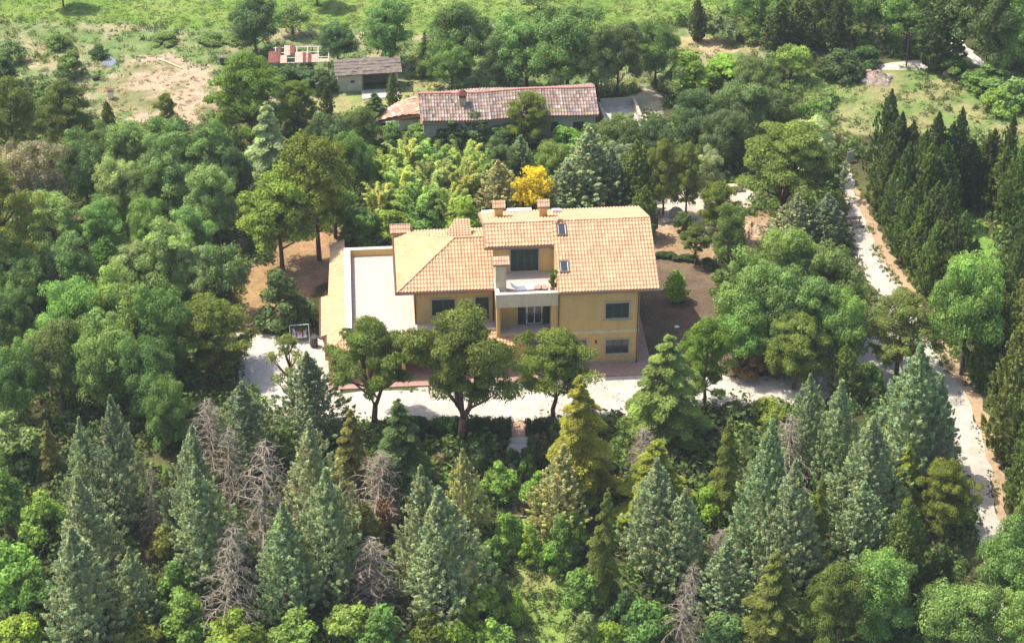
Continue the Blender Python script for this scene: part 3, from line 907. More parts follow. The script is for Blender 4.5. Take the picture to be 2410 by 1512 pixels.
def make_acyp(key, n_var, h, wd, n, seed0, L=.21, W=.115, per=95, power=.72, up=1.0, base=.04, sh=1.42, rag=.16, sp=(.15, .25), fb=.5, ft=2.6):
    """conical cypress of many short upswept sprays"""
    out = []
    for s in range(n_var):
        c = Crown(seed0 + s); rg = c.rg
        ga = rg.uniform(0, 6.28)
        lop = [(rg.uniform(0, 6.28), rg.uniform(.0, .2 * rag / .16)) for _ in range(3)]
        for i in range(n):
            t = base + (1 - base) * (i + rg.random()) / n
            tt = 1 - (1 - t) ** .9
            z = h * t * .97
            R0 = wd / 2 * 1.06 * min(1, ((1 - t) * sh)) ** power * min(1, fb + t * ft)
            a = ga + i * 2.39996 + rg.uniform(-.5, .5)
            R0 *= 1 + sum(k * math.cos((j + 1) * (a - ph)) for j, (ph, k) in enumerate(lop)) + rg.normal(0, rag)
            d = np.array([math.cos(a), math.sin(a), 0])
            ln0 = wd * sum(sp) / 2
            p = d * max(.05, R0 - ln0 * .55 - .05) * (1 if rg.random() < .8 else rg.uniform(.35, .8)) + np.array([0, 0, z])
            ax = unit(d * (.75 * (1 - t) + .15) + np.array([0, 0, up]) + rg.normal(size=3) * .15)
            ln = wd * rg.uniform(*sp) * (.55 + .6 * (1 - t))
            m = int(per * (.5 + .7 * (1 - t)))
            q = rg.random(m) ** .8
            off = unit(rg.normal(size=(m, 3)))
            P = p + ax * (q * ln)[:, None] + off * ((1 - q * .8) * ln * .42)[:, None]
            N = unit(off + d * .5 + rg.normal(size=(m, 3)) * .35)
            c.add(P, N, L, W, unit(ax + off * .8), .5, (1 + rg.normal(0, .2)) * (.85 + .4 * q), rg.normal(0, .05))
        m = 1500                                             # shoots inside the crown
        q = rg.random(m) ** .7
        aa = rg.uniform(0, 6.28, m)
        RR = wd / 2 * .62 * np.minimum(1, (1 - q) * sh) ** power * rg.random(m) ** .5
        PP = np.stack([np.cos(aa) * RR, np.sin(aa) * RR, h * (.05 + .9 * q)], -1)
        c.add(PP, unit(rg.normal(size=(m, 3)) + np.stack([np.cos(aa), np.sin(aa), 0 * aa + .4], -1)), L * 2.2, W * 2.2)
        m = int(per * 1.5)                                   # pointed leader
        q = rg.random(m)
        off = unit(rg.normal(size=(m, 3)))
        c.add(np.array([0, 0, h * .93]) + np.array([0, 0, 1]) * (q * h * .07)[:, None] + off * ((1 - q) * wd * .07)[:, None], off, L, W, unit(off + np.array([0, 0, 1.2])), .4)
        tm = MB().tube([(0, 0, -.3), (0, 0, 0), (.03, 0, h * .5), (0, 0, h * .93)], [.2, .17, .1, .02], 7).mesh(key + "_trunk", M['bark'], True)
        out.append((c.mesh(key + "_crown"), tm, h, wd))
    KIND[key] = out
make_acyp('acyp', 6, 10.0, 4.0, 620, 500, .15, .085, 66, sp=(.075, .135))
make_acyp('icyp', 5, 10.0, 2.3, 480, 550, .15, .085, 80, .5, 2.0, .03, 2.3, .13, (.10, .19))
make_acyp('fatcyp', 5, 9.0, 3.2, 480, 580, .15, .09, 85, .55, 1.7, .03, 1.95, .15, (.09, .17))

def make_cedar(key, n_var, h, wd, nb, seed0, droop=.18, L=.26, W=.10, dens=60):
    """spreading boughs in tiers with flat sprays that droop at the tips"""
    out = []
    for s in range(n_var):
        c = Crown(seed0 + s); rg = c.rg
        r2 = random.Random(seed0 + s)
        m = MB().tube([(0, 0, -.3), (0, 0, 0), (.05, .03, h * .5), (0, 0, h * .97)], [.24, .2, .12, .015], 7)
        for i in range(nb):
            t = .07 + .92 * ((i + rg.random()) / nb)
            z = h * t
            ln = wd / 2 * ((1 - t) * 1.08) ** .8 * rg.uniform(.6, 1.18) + .12
            a = i * 2.39996 + rg.uniform(-.3, .3)
            d = np.array([math.cos(a), math.sin(a), 0]); sd = np.array([-d[1], d[0], 0])
            rise = rg.uniform(.0, .34) + .3 * t
            f = lambda q: np.array([0, 0, z]) + d * (q * ln)[:, None] + np.array([0, 0, 1]) * ((rise * q - (rise + droop) * q ** 2.2) * ln)[:, None]
            n = int(dens * (ln + .4) * 2.2)
            q = rg.random(n) ** .62
            side = rg.uniform(-1, 1, n)
            wide = ln * .34 * np.sin(np.pi * np.clip(q * .85 + .1, 0, 1)) + .05
            P = f(q) + sd * (side * wide)[:, None] + np.array([0, 0, 1]) * (-.25 * np.abs(side) * wide + rg.normal(0, .05, n))[:, None]
            tg = unit(d * .9 + sd * side[:, None] * 1.0 + np.array([0, 0, -.12]))
            N = unit(np.array([0, 0, 1.0]) + d * .25 + rg.normal(size=(n, 3)) * .45)
            c.add(P, N, L, W, tg, .35, (1 + rg.normal(0, .13)) * (0.9 + .25 * q))
            pe = f(np.array([.0, .5, .92]))
            m.tube([tuple(x) for x in pe], [.05 * (1.1 - t), .035 * (1.1 - t), .01], 4)
        out.append((c.mesh(key + "_crown"), m.mesh(key + "_trunk", M['bark'], True), h, wd))
    KIND[key] = out
make_cedar('cedar', 4, 8.5, 6.0, 62, 600, .24, .22, .075, 105)
make_cedar('dense_cedar', 3, 7.0, 6.0, 120, 650, .1, .22, .10, 85)

def make_dead(key, n_var, h, wd, nb, seed0):
    out = []
    for s in range(n_var):
        r = random.Random(seed0 + s)
        t_ = MB().tube([(0, 0, -.3), (0, 0, 0), (.06, 0, h * .5), (0, .04, h)], [.2, .16, .1, .015], 6)
        b = MB()
        V, rg = [], np.random.default_rng(seed0 + s)
        for i in range(nb):
            t = .1 + .88 * (i + r.random()) / nb
            ln = wd / 2 * ((1 - t) * 1.1) ** .7 * r.uniform(.55, 1.1) + .1
            a = i * 2.4 + r.uniform(-.4, .4)
            d = Vector((math.cos(a), math.sin(a), 0)); sd = Vector((-d.y, d.x, 0))
            p0 = Vector((0, 0, h * t))
            up = r.uniform(-.25, .5)
            P = [p0 + d * ln * q + Vector((0, 0, (up * q - (up + .25) * q * q) * ln)) for q in (0, .35, .7, 1)]
            b.tube([tuple(x) for x in P], [.045, .034, .024, .008], 4, False)
            n = int(5 + ln * 9)
            for _ in range(n):
                q = r.uniform(.15, 1)
                p = p0 + d * ln * q + Vector((0, 0, (up * q - (up + .25) * q * q) * ln))
                e = p + (d * r.uniform(0, .8) + sd * r.uniform(-1, 1) + Vector((0, 0, r.uniform(-1.1, .15)))) * r.uniform(.22, .6)
                b.tube([tuple(p), tuple(e)], [.018, .007], 3, False)
        V = b
        out.append((V.mesh(key + "_branches", M['deadwood']), t_.mesh(key + "_trunk", M['deadwood'], True), h, wd))
    KIND[key] = out
make_dead('dead', 4, 8.5, 4.6, 74, 700)

def make_bush(key, n_var, h, wd, seed0, n=26, leaf=.2, wl=.13, per=170, spiky=False):
    out = []
    for s in range(n_var):
        c = Crown(seed0 + s); rg = c.rg
        for i in range(n):
            a, q = rg.uniform(0, 6.28), math.sqrt(rg.random())
            z = h * .84 * (1 - (q * .95) ** 2.2) * rg.uniform(.5, 1.0) + .08 * h
            c.puff((math.cos(a) * q * wd * .38, math.sin(a) * q * wd * .38, z), wd * rg.uniform(.11, .18), per, leaf, wl, .85, -.5, .7)
        out.append((c.mesh(key + "_leaves"), None, h, wd))
    KIND[key] = out
make_bush('bush', 5, 2.4, 3.0, 800)
make_bush('tallbush', 4, 4.0, 3.2, 830, 34, .22, .14, 160)

def make_hedge(seed):
    c = Crown(seed); rg = c.rg
    for i in range(70):
        c.puff((rg.uniform(-1.45, 1.45), rg.uniform(-.45, .45), rg.uniform(.2, 1.25)), rg.uniform(.28, .4), 120, .14, .1, .9, -.6, .6)
    return [(c.mesh("hedge_leaves"), None, 1.6, 3.4)]
KIND['hedge'] = make_hedge(880)

def make_bamboo(key, n_var, h, wd, seed0):
    out = []
    for s in range(n_var):
        c = Crown(seed0 + s); rg = c.rg
        for i in range(40):
            a = rg.uniform(0, 6.28); q = math.sqrt(rg.random())
            p0 = np.array([math.cos(a) * q * wd * .26, math.sin(a) * q * wd * .26, 0])
            hh = h * rg.uniform(.55, 1.05)
            a2 = a + rg.uniform(-.7, .7)
            out_ = np.array([math.cos(a2), math.sin(a2), 0]) * rg.uniform(.10, .36) * wd
            n = 290
            t = rg.uniform(.22, 1.0, n) ** .8
            P = p0 + out_ * (t ** 2.4)[:, None] + np.array([0, 0, 1]) * (hh * (t - .20 * t ** 5))[:, None]
            off = unit(rg.normal(size=(n, 3)) * np.array([1, 1, .4]))
            P = P + off * (.36 * (1.08 - t * .85) * rg.random(n) ** .7)[:, None]
            tg = unit(off + out_ * .4 + np.array([0, 0, -.25]))
            c.add(P, unit(np.array([0, 0, 1.]) + rg.normal(size=(n, 3)) * .6), .34, .075, tg, .35, 1 + rg.normal(0, .2), rg.normal(0, .06))
        out.append((c.mesh(key + "_leaves"), None, h, wd))
    KIND[key] = out
make_bamboo('bamboo', 3, 5.5, 3.6, 900)

TINT = dict(
    oak=(.086, .128, .042), oakb=(.116, .176, .054), oakd=(.066, .098, .042), holm=(.104, .160, .058), holmd=(.080, .124, .046), grey=(.130, .170, .076),
    brown=(.175, .155, .100), pine=(.094, .130, .023), pined=(.084, .108, .026), pineo=(.135, .155, .038), blue=(.172, .206, .128), blued=(.134, .164, .100), bluep=(.212, .240, .150),
    cyp=(.060, .085, .032), cypm=(.082, .112, .036), cypg=(.100, .136, .042), gold=(.185, .190, .032), goldg=(.145, .160, .045), yellow=(.50, .29, .02), lime=(.165, .235, .040),
    bamboo=(.290, .345, .12), bambg=(.250, .320, .10), mint=(.150, .210, .08), silver=(.20, .25, .155), pale=(.235, .235, .12), linden=(.125, .165, .030), lindenb=(.155, .20, .035),
    spruce=(.120, .168, .048), spruced=(.080, .114, .042), shrub=(.105, .165, .046), shrubd=(.055, .092, .034), shrubb=(.155, .235, .055), olive=(.116, .140, .034), upine=(.090, .122, .026), russet=(.17, .10, .06), deadg=(1, 1, 1))

NAMES = dict(oak=('oak_tree', 'tree'), holm=('holm_oak_tree', 'tree'), linden=('lime_tree', 'tree'), light=('broadleaf_tree', 'tree'), pine=('pine_tree', 'tree'), flatpine=('umbrella_pine_tree', 'tree'),
             thinpine=('young_pine_tree', 'tree'), acyp=('blue_cypress_tree', 'tree'), icyp=('columnar_cypress_tree', 'tree'), fatcyp=('cypress_tree', 'tree'), cedar=('cedar_tree', 'tree'),
             dense_cedar=('bushy_cedar_tree', 'tree'), dead=('dead_conifer', 'dead tree'), bush=('shrub', 'shrub'), tallbush=('tall_shrub', 'shrub'), hedge=('hedge', 'hedge'), bamboo=('bamboo_clump', 'bamboo'))
GROUPS = dict(oak='oaks', holm='holm oaks', linden='lime trees by the villa', light='light green broadleaf trees', pine='pines', flatpine='umbrella pines', thinpine='young pines', acyp='blue-green cypresses', icyp='columnar cypresses',
              fatcyp='thick cypresses', cedar='cedars', dense_cedar='bushy cedars', dead='dead conifers', bush='shrubs', tallbush='tall shrubs', hedge='clipped hedges', bamboo='bamboo clumps')
COUNT = {}
GAIN = dict(acyp=2.05, icyp=2.0, fatcyp=2.0, cedar=1.55, oak=1.85, holm=2.3, pine=1.75, flatpine=1.75, bush=1.5, tallbush=1.5, hedge=1.2, bamboo=1.35)
WIDEN = dict(oak=1.12, holm=1.2, light=1.15, linden=1.1, pine=1.12, flatpine=1.12, acyp=1.2, dead=1.6, icyp=1.15, fatcyp=1.1, bush=1.15, tallbush=1.15, bamboo=1.15, cedar=1.05)
TREES = []
trg = random.Random(7)

def T(kind, x, top, base, width, tint, label, group=None, name=None, var=None, rz=None):
    """a tree or shrub from its photo column, the rows of its top and of its foot, its width and its look"""
    p = hit(x, base)
    hgt = max(.4, at_Y(x, top, p.y).z - p.z)
    wid = width * WIDEN.get(kind, 1.0) * depth(p) / FOC
    i = COUNT.get(kind, 0)
    COUNT[kind] = i + 1
    cm, tm, h0, w0 = KIND[kind][(i if var is None else var) % len(KIND[kind])]
    s = (wid / w0, wid / w0, hgt / h0)
    rot = trg.uniform(0, 6.28) if rz is None else rz
    nm, cat = NAMES[kind]
    c = [min(.62, q * GAIN.get(kind, 1.5)) for q in TINT[tint]]
    tilt = R(5.0 if kind == 'dead' else 2.6 if kind in ('acyp', 'cedar', 'icyp', 'fatcyp') else 1.5)
    j = [trg.uniform(1.0, 1.22) if kind != 'acyp' else trg.uniform(.96, 1.05) for _ in range(2)]
    col = (c[0] * j[0], c[1] * j[1], c[2] * .9, 1) if kind != 'dead' else (1, 1, 1, 1)
    if tm is None:
        o = link(name or nm, cm)
        o.location, o.scale, o.rotation_euler = p, s, (0, 0, rot)
        o.color = col
        tag(o, label, cat, group or GROUPS[kind])
    else:
        o = empty(name or nm, p, rot, s)
        o.rotation_euler = (trg.uniform(-tilt, tilt), trg.uniform(-tilt, tilt), rot)
        tag(o, label, cat, group or GROUPS[kind])
        link("trunk", tm, o)
        cr = link("branches" if kind == 'dead' else "crown", cm, o)
        cr.color = col
    TREES.append((p.x, p.y, wid))
    return o

# ------------------------------------------------------------------ the trees and shrubs, one row each (far to near)
# top left: field edge and clearing
T('oak', 150, -110, 17, 75, 'oakd', "tree in the bright field whose bare lower trunk shows at the top left edge")
T('oak', 747, -105, 13, 80, 'oakd', "tree in the bright field with only its trunk foot and shadow at the top edge")
T('oak', 603, -4, 128, 122, 'oakd', "big dark green oak at the field edge behind the rusty roofed shelter")
T('light', 690, 8, 84, 72, 'grey', "small grey-green tree touching the big dark oak by the rusty shelter")
T('oak', 797, 52, 158, 92, 'oakd', "round dark oak between the rusty shelter and the grey roofed barn")
T('holm', 915, -8, 158, 105, 'holmd', "tall grey-green tree rising behind the grey roofed barn")
T('cedar', 995, 74, 182, 52, 'cypm', "narrow dark conifer between the barn and the old farmhouse")
T('bush', 385, 78, 100, 66, 'shrub', "low green shrub in the weedy strip below the bright field", name='shrub')
T('bush', 498, 76, 98, 64, 'shrub', "weedy green shrub just left of the long grass bank below the field")
T('bush', 565, 70, 96, 74, 'shrub', "low spreading shrub on the field edge beside the big dark oak")
T('bush', 138, 78, 112, 62, 'shrub', "dusty green shrub above the patch of straw at the far left")
T('tallbush', 168, 113, 180, 64, 'shrub', "dark rounded bush standing alone right of the straw patch")
T('bush', 233, 108, 134, 46, 'shrubd', "small dark shrub just above the grey puddle")
T('bush', 28, 96, 146, 74, 'grey', "pale greyish shrub by the left edge above the straw patch")
T('tallbush', 4, 128, 200, 76, 'shrubd', "dark bush cut by the left edge beside the straw patch")
T('pine', 397, 220, 300, 52, 'pine', "small young pine standing in the pale dry clearing")
T('fatcyp', 258, 238, 305, 32, 'pined', "thin dark conifer at the left rim of the dry clearing")
T('pine', 595, 128, 335, 176, 'pine', "large spreading pine left of the rusty roofed shelter")
T('pine', 703, 193, 305, 88, 'pine', "smaller pine between the large spreading pine and the barn yard")
T('fatcyp', 773, 203, 272, 30, 'cyp', "short dark ivy covered column in front of the barn yard")
T('icyp', 925, 170, 262, 30, 'cypm', "narrow green column at the right end of the barn")
T('cedar', 885, 218, 290, 92, 'spruced', "dark bushy conifer on the slope below the barn")
# left wood
T('pine', 45, 186, 420, 135, 'pined', "dark tiered pine at the left edge below the straw patch")
T('pine', 170, 190, 372, 112, 'pined', "dark green pine at the left edge of the dry clearing")
T('oak', 240, 300, 420, 90, 'oak', "green oak under the dry clearing behind the brownish tree")
T('holm', 305, 282, 430, 95, 'holmd', "dark holm oak at the foot of the dry clearing")
T('holm', 412, 278, 440, 95, 'oak', "leafy oak right below the young pine of the clearing")
T('holm', 500, 278, 450, 95, 'holmd', "dull green oak below the large spreading pine")
T('oak', 210, 320, 500, 118, 'holmd', "dark holm oak just right of the brownish tree")
T('oak', 92, 345, 545, 168, 'brown', "wide brownish tree with withered foliage near the left edge")
T('holm', 288, 362, 545, 88, 'grey', "grey-green holm oak with a pointed crown in the left wood")
T('holm', 400, 318, 545, 118, 'holm', "broad holm oak in the middle of the left wood")
T('holm', 508, 378, 572, 98, 'holm', "grey holm oak on a bare trunk left of the lime trees")
T('holm', 350, 400, 560, 80, 'holmd', "low dark holm oak squeezed between two taller ones in the left wood")
T('oak', 568, 345, 505, 75, 'oakd', "dark oak in the shade beside the silver cedar")
T('cedar', 642, 244, 470, 172, 'silver', "silvery cedar with drooping boughs behind the lime trees")
T('pine', 20, 380, 700, 158, 'olive', "big dark pine with yellowish tips cut by the left edge")
T('pine', 5, 520, 640, 90, 'pine', "pine with bright tips low on the left edge")
T('linden', 752, 308, 612, 168, 'linden', "tall rear lime tree with yellow-green leaves beside the villa")
T('linden', 665, 412, 640, 168, 'lindenb', "front lime tree with bright leaves over the tawny lawn")
T('light', 790, 430, 560, 100, 'oak', "leafy green tree filling the gap right of the lime trees")
T('oak', 170, 553, 712, 118, 'holm', "green holm oak behind the grey dead column on the left")
T('oak', 78, 600, 745, 110, 'holmd', "dull holm oak left of the grey dead column")
T('fatcyp', 260, 553, 655, 52, 'oakb', "short bright green conifer among the grey-green oaks on the left")
T('holm', 325, 562, 690, 92, 'grey', "silvery holm oak right of the short bright conifer")
T('holm', 405, 512, 700, 112, 'holm', "tall holm oak at the centre of the row left of the tawny lawn")
T('holm', 480, 568, 715, 88, 'grey', "pale holm oak at the end of the row nearest the tawny lawn")
T('light', 548, 572, 738, 86, 'grey', "thin crowned tree leaning over the tawny lawn")
T('icyp', 512, 640, 745, 40, 'cypm', "ivy green column standing at the edge of the tawny lawn")
T('icyp', 133, 598, 735, 26, 'brown', "grey withered column between the holm oaks on the left")
T('oak', 28, 690, 850, 95, 'holmd', "shady oak at the left edge above the bright oak wood")
T('tallbush', 670, 634, 772, 118, 'spruced', "bushy rounded dark conifer standing by the drive left of the villa", name='bushy_conifer')
T('holm', 135, 455, 620, 105, 'holm', "green holm oak below the brownish tree near the left edge")
T('holm', 248, 470, 615, 95, 'holm', "holm oak below the pointed grey-green one in the left wood")
T('holm', 452, 470, 640, 92, 'holm', "green holm oak behind the silvery row at the left of the lime trees")
T('holm', 30, 560, 720, 100, 'holm', "holm oak at the left edge below the pine with bright tips")
T('oak', 352, 470, 610, 90, 'oakb', "fresh green oak in the middle of the left wood")
T('tallbush', 722, 148, 208, 96, 'shrubd', "dark bush growing under the right half of the rusty shelter")
T('tallbush', 668, 150, 215, 80, 'shrubd', "dark bush growing under the left half of the rusty shelter")
T('bush', 765, 165, 215, 66, 'shrubd', "low dark bush between the rusty shelter and the barn")
# behind and beside the old farmhouse
T('oak', 1085, 5, 190, 150, 'holmd', "broad dark oak rising behind the left half of the old farmhouse")
T('oak', 1065, 95, 222, 105, 'oak', "lower oak against the back of the farmhouse near its chimney")
T('oak', 1185, 85, 220, 115, 'oakd', "dark oak behind the middle of the farmhouse roof")
T('oak', 1240, 38, 218, 150, 'holm', "large grey-green oak behind the middle of the farmhouse")
T('oak', 1335, 22, 222, 168, 'holmd', "tallest dark oak behind the right half of the farmhouse")
T('oak', 1405, 55, 235, 118, 'holm', "grey-green oak at the right rear corner of the farmhouse")
T('oak', 1452, 50, 232, 105, 'oakd', "dark oak above the walled concrete yard of the farmhouse")
T('oak', 1542, 55, 198, 108, 'oak', "round oak on a bare trunk right of the walled yard")
T('light', 1268, -45, 32, 80, 'grey', "grey tree at the top edge above the farmhouse")
T('bush', 1150, 60, 110, 80, 'bluep', "pale reed-like bush in the field behind the farmhouse oaks")
T('icyp', 1643, -6, 98, 32, 'cyp', "lone narrow cypress on bare earth near the top")
T('bush', 1700, 38, 96, 90, 'grey', "grey shrub right of the lone narrow cypress")
T('bush', 1765, 40, 92, 80, 'shrub', "green shrub between the lone narrow cypress and the dark cypress pair")
T('oak', 1790, -70, 70, 130, 'oak', "oak at the top edge above the dark cypress pair")
T('icyp', 1830, 0, 128, 62, 'cyp', "left one of the dark cypress pair near the top")
T('icyp', 1868, -10, 116, 58, 'cypm', "right one of the dark cypress pair near the top")
T('oak', 1915, -60, 95, 100, 'holmd', "dull oak between the cypress pair and the dark column near the top")
T('icyp', 1963, -30, 122, 46, 'cyp', "dark cypress column left of the tan bank near the top")
T('oak', 2040, -60, 105, 120, 'oak', "green oak hanging over the tan bank near the top")
T('oak', 2130, -40, 122, 132, 'oakb', "bright oak on a stout trunk beside the farm track")
T('icyp', 2205, -40, 165, 84, 'cyp', "big dark cypress where the farm track meets the footpath")
T('oak', 2320, -70, 175, 190, 'oak', "large oak right of the footpath near the top right corner")
T('oak', 2412, -10, 195, 140, 'oak', "oak cut by the right edge near the top right corner")
T('bush', 2240, 132, 178, 96, 'shrub', "green shrub in front of the big dark cypress by the track")
T('tallbush', 2330, 150, 215, 110, 'shrub', "dense shrub below the large oak at the top right")
T('bush', 2395, 180, 250, 110, 'mint', "bluish green shrub on the right edge of the meadow")
T('bush', 2350, 210, 262, 90, 'shrubb', "bright shrub at the right side of the meadow")
T('bush', 2290, 158, 196, 70, 'shrub', "shrub beside the footpath just above the meadow")
T('bush', 1975, 118, 178, 110, 'shrubd', "dark shrub left of the debris heap")
T('bush', 2030, 108, 152, 80, 'shrubd', "dark shrub behind the debris heap")
T('light', 1860, 103, 188, 84, 'shrubb', "vivid light green tree above the meadow")
T('tallbush', 1620, 122, 212, 110, 'lime', "pale green thicket right of the farm's pale yard")
T('bush', 1590, 150, 222, 80, 'grey', "greyish bush beside the farm's pale yard")
T('tallbush', 1705, 118, 200, 110, 'lime', "pale green thicket below the bare earth near the top")
T('oak', 1770, 140, 240, 100, 'oak', "green tree between the pale thickets and the vivid tree")
T('oak', 1640, 208, 352, 120, 'oakd', "very dark oak above the back yard of the villa")
T('oak', 1745, 190, 362, 150, 'holmd', "large dark oak left of the pale bushy tree at the meadow")
T('oak', 1700, 260, 400, 120, 'oakd', "deep green oak just behind the big olive coloured pine")
T('light', 1835, 215, 345, 95, 'oak', "lighter green tree on the near edge of the meadow")
T('light', 1900, 235, 330, 90, 'shrub', "low green tree at the left corner of the meadow")
# band between farmhouse and villa
T('tallbush', 1000, 276, 335, 84, 'shrub', "shrub at the left front corner of the farmhouse")
T('tallbush', 1062, 270, 345, 84, 'shrubd', "dark shrub hiding the eave below the farmhouse chimney")
T('tallbush', 1125, 262, 340, 90, 'oakd', "dark shrub against the farmhouse left of the pine")
T('tallbush', 1188, 275, 345, 80, 'shrubd', "dark shrub at the foot of the farmhouse pine")
T('pine', 1238, 218, 350, 104, 'pine', "pine growing in front of the farmhouse roof")
T('tallbush', 1330, 288, 355, 84, 'shrubb', "bright shrub below the right end of the farmhouse")
T('tallbush', 1392, 284, 355, 76, 'shrub', "green shrub below the farmhouse's right corner")
T('oak', 1455, 272, 402, 100, 'oak', "round oak in front of the walled concrete yard")
T('oak', 1530, 282, 415, 100, 'oakd', "oak with shady foliage in front of the farm's pale yard")
T('holm', 1450, 335, 470, 80, 'blued', "bluish tree right of the tall blue cypress behind the villa")
T('oak', 850, 250, 375, 90, 'oak', "green oak left of the collapsed pink tiled roof")
T('oak', 780, 268, 410, 100, 'oakd', "dark oak between the silver cedar and the bamboo")
T('oak', 835, 310, 470, 100, 'oak', "oak at the left end of the bamboo thicket")
T('tallbush', 920, 288, 380, 90, 'shrub', "shrub below the collapsed pink tiled roof")
for (x, t_, b_, w_, c, lb) in [
        (905, 345, 445, 85, 'bambg', "leftmost clump of the bamboo thicket behind the villa"),
        (960, 318, 425, 90, 'bamboo', "tall bamboo clump at the back left of the thicket"),
        (1025, 322, 430, 95, 'bambg', "bamboo clump at the back middle of the thicket"),
        (1095, 325, 432, 90, 'bamboo', "bamboo clump at the back right near the farmhouse pine"),
        (945, 378, 490, 95, 'bamboo', "pale bamboo clump in the middle left of the thicket"),
        (1012, 370, 488, 100, 'bamboo', "pale plumed bamboo clump at the heart of the thicket"),
        (1082, 368, 485, 95, 'bambg', "feathery bamboo clump at the right of the thicket"),
        (1140, 345, 455, 75, 'bambg', "bamboo clump next to the blue cypress left of the yellow tree"),
        (980, 430, 535, 95, 'bambg', "front bamboo clump just behind the left wing"),
        (1055, 428, 530, 95, 'bambg', "front bamboo clump just behind the rear chimneys"),
        (900, 420, 520, 80, 'bamboo', "front bamboo clump nearest the lime trees")]:
    T('bamboo', x, t_, b_, w_, c, lb)
T('tallbush', 855, 468, 572, 92, 'shrub', "leafy bush behind the back parapet of the roof terrace")
T('tallbush', 925, 478, 568, 88, 'lime', "light green bush behind the chimney at the terrace corner")
T('tallbush', 1000, 478, 565, 90, 'shrub', "green bush right behind the wing roof")
T('tallbush', 1090, 466, 560, 90, 'lime', "pale green bush behind the gap between wing and main roof")
T('oak', 1180, 330, 450, 80, 'oakd', "dark oak behind the small blue cypress beyond the villa")
T('acyp', 1222, 318, 445, 78, 'blued', "small blue cypress behind the yellow tree")
T('acyp', 1178, 374, 505, 88, 'pale', "straw coloured cypress behind the villa's left rear chimney")
T('oak', 1300, 340, 450, 85, 'shrub', "green tree between the two blue cypresses behind the villa")
T('light', 1250, 398, 520, 96, 'yellow', "bright yellow tree behind the villa's rear chimneys")
T('acyp', 1385, 296, 498, 138, 'blue', "largest blue cypress behind the villa's main roof", var=1)
T('acyp', 1330, 380, 515, 95, 'blue', "blue cypress just right of the bright yellow tree")
T('acyp', 1440, 345, 505, 78, 'blued', "slim blue cypress left of the dark green column behind the villa")
T('bush', 1340, 462, 515, 66, 'yellow', "low yellow shrub peeping over the villa's main roof")
T('bush', 1405, 455, 515, 80, 'shrubd', "dark green shrub just behind the main roof ridge")
T('icyp', 1495, 325, 500, 62, 'cypg', "green column behind the right end of the main roof")
T('fatcyp', 1515, 440, 560, 60, 'cypg', "green conifer half hidden by the right gable of the villa")
T('pine', 1560, 330, 508, 72, 'olive', "left one of two slim trunked pines on the back yard", var=2)
T('pine', 1616, 335, 516, 70, 'olive', "right one of two slim trunked pines on the back yard", var=3)
T('holm', 1660, 352, 490, 62, 'blued', "grey-blue tree beside the slim trunked pines")
T('pine', 1690, 430, 570, 96, 'pine', "pine with soft light foliage right of the back yard")
T('holm', 1712, 478, 655, 74, 'cypm', "thin dark evergreen between the brown lawn and the oaks")
T('flatpine', 1636, 536, 622, 70, 'pined', "little umbrella pine on a leaning trunk at the brown lawn")
T('hedge', 1612, 599, 612, 66, 'shrubd', "trimmed low edging at the far side of the brown lawn", rz=-.12)
T('hedge', 1556, 592, 605, 60, 'shrubd', "low dark edging beside the gable at the far side of the lawn", rz=-.08)
T('bush', 1668, 608, 628, 40, 'shrubd', "dark little shrub at the foot of the umbrella pine", var=2)
T('bush', 1610, 500, 545, 56, 'spruced', "dark agave-like shrub among the rocks of the back yard")
T('fatcyp', 1593, 632, 708, 46, 'lime', "small golden green conifer standing on the brown lawn", name='golden_conifer')
T('flatpine', 1842, 302, 520, 215, 'olive', "big olive coloured pine with a broad crown above the road")
T('holm', 1895, 265, 420, 105, 'bluep', "pale bluish bushy tree behind the big olive pine")
T('acyp', 1862, 452, 580, 88, 'bluep', "pale blue cypress in front of the big olive pine")
T('acyp', 1938, 455, 580, 88, 'blued', "dark blue cypress leaning over the white road")
T('thinpine', 1982, 378, 470, 44, 'bluep', "thin pale sapling at the top of the white road")
T('tallbush', 1694, 612, 702, 58, 'shrub', "green bush on the right edge of the brown lawn")
T('bush', 1716, 690, 742, 60, 'shrub', "low shrub at the foot of the oak grove beside the brown lawn")
# oaks right of the villa
T('oak', 1842, 535, 775, 170, 'oakb', "rear oak of the big oak grove right of the brown lawn")
T('oak', 1932, 575, 800, 165, 'oak', "oak of the grove overhanging the white road")
T('oak', 1765, 612, 835, 175, 'oakb', "oak of the grove nearest the brown lawn")
T('oak', 1880, 640, 868, 185, 'oak', "broad oak in the middle of the grove right of the villa")
T('oak', 1968, 690, 880, 120, 'oakb', "oak of the grove in the bend of the white road")
T('oak', 1740, 720, 875, 130, 'oakb', "low oak of the grove between two pines right of the villa")
T('pine', 1655, 754, 962, 126, 'pine', "round headed pine beside the villa's right corner")
T('pine', 1868, 738, 915, 138, 'olive', "yellowish pine at the front of the oak grove")
T('bush', 1765, 806, 886, 74, 'russet', "reddish brown shrub under the oak grove")
T('pine', 2110, 692, 885, 156, 'olive', "olive pine in the fork of the white road")
T('oak', 2262, 588, 880, 175, 'oakb', "tall bright oak on the far side of the white road")
T('fatcyp', 1985, 812, 940, 62, 'cypg', "small green conifer beside the drive junction")
T('tallbush', 2040, 835, 930, 70, 'shrub', "green bush at the drive junction under the olive pine")
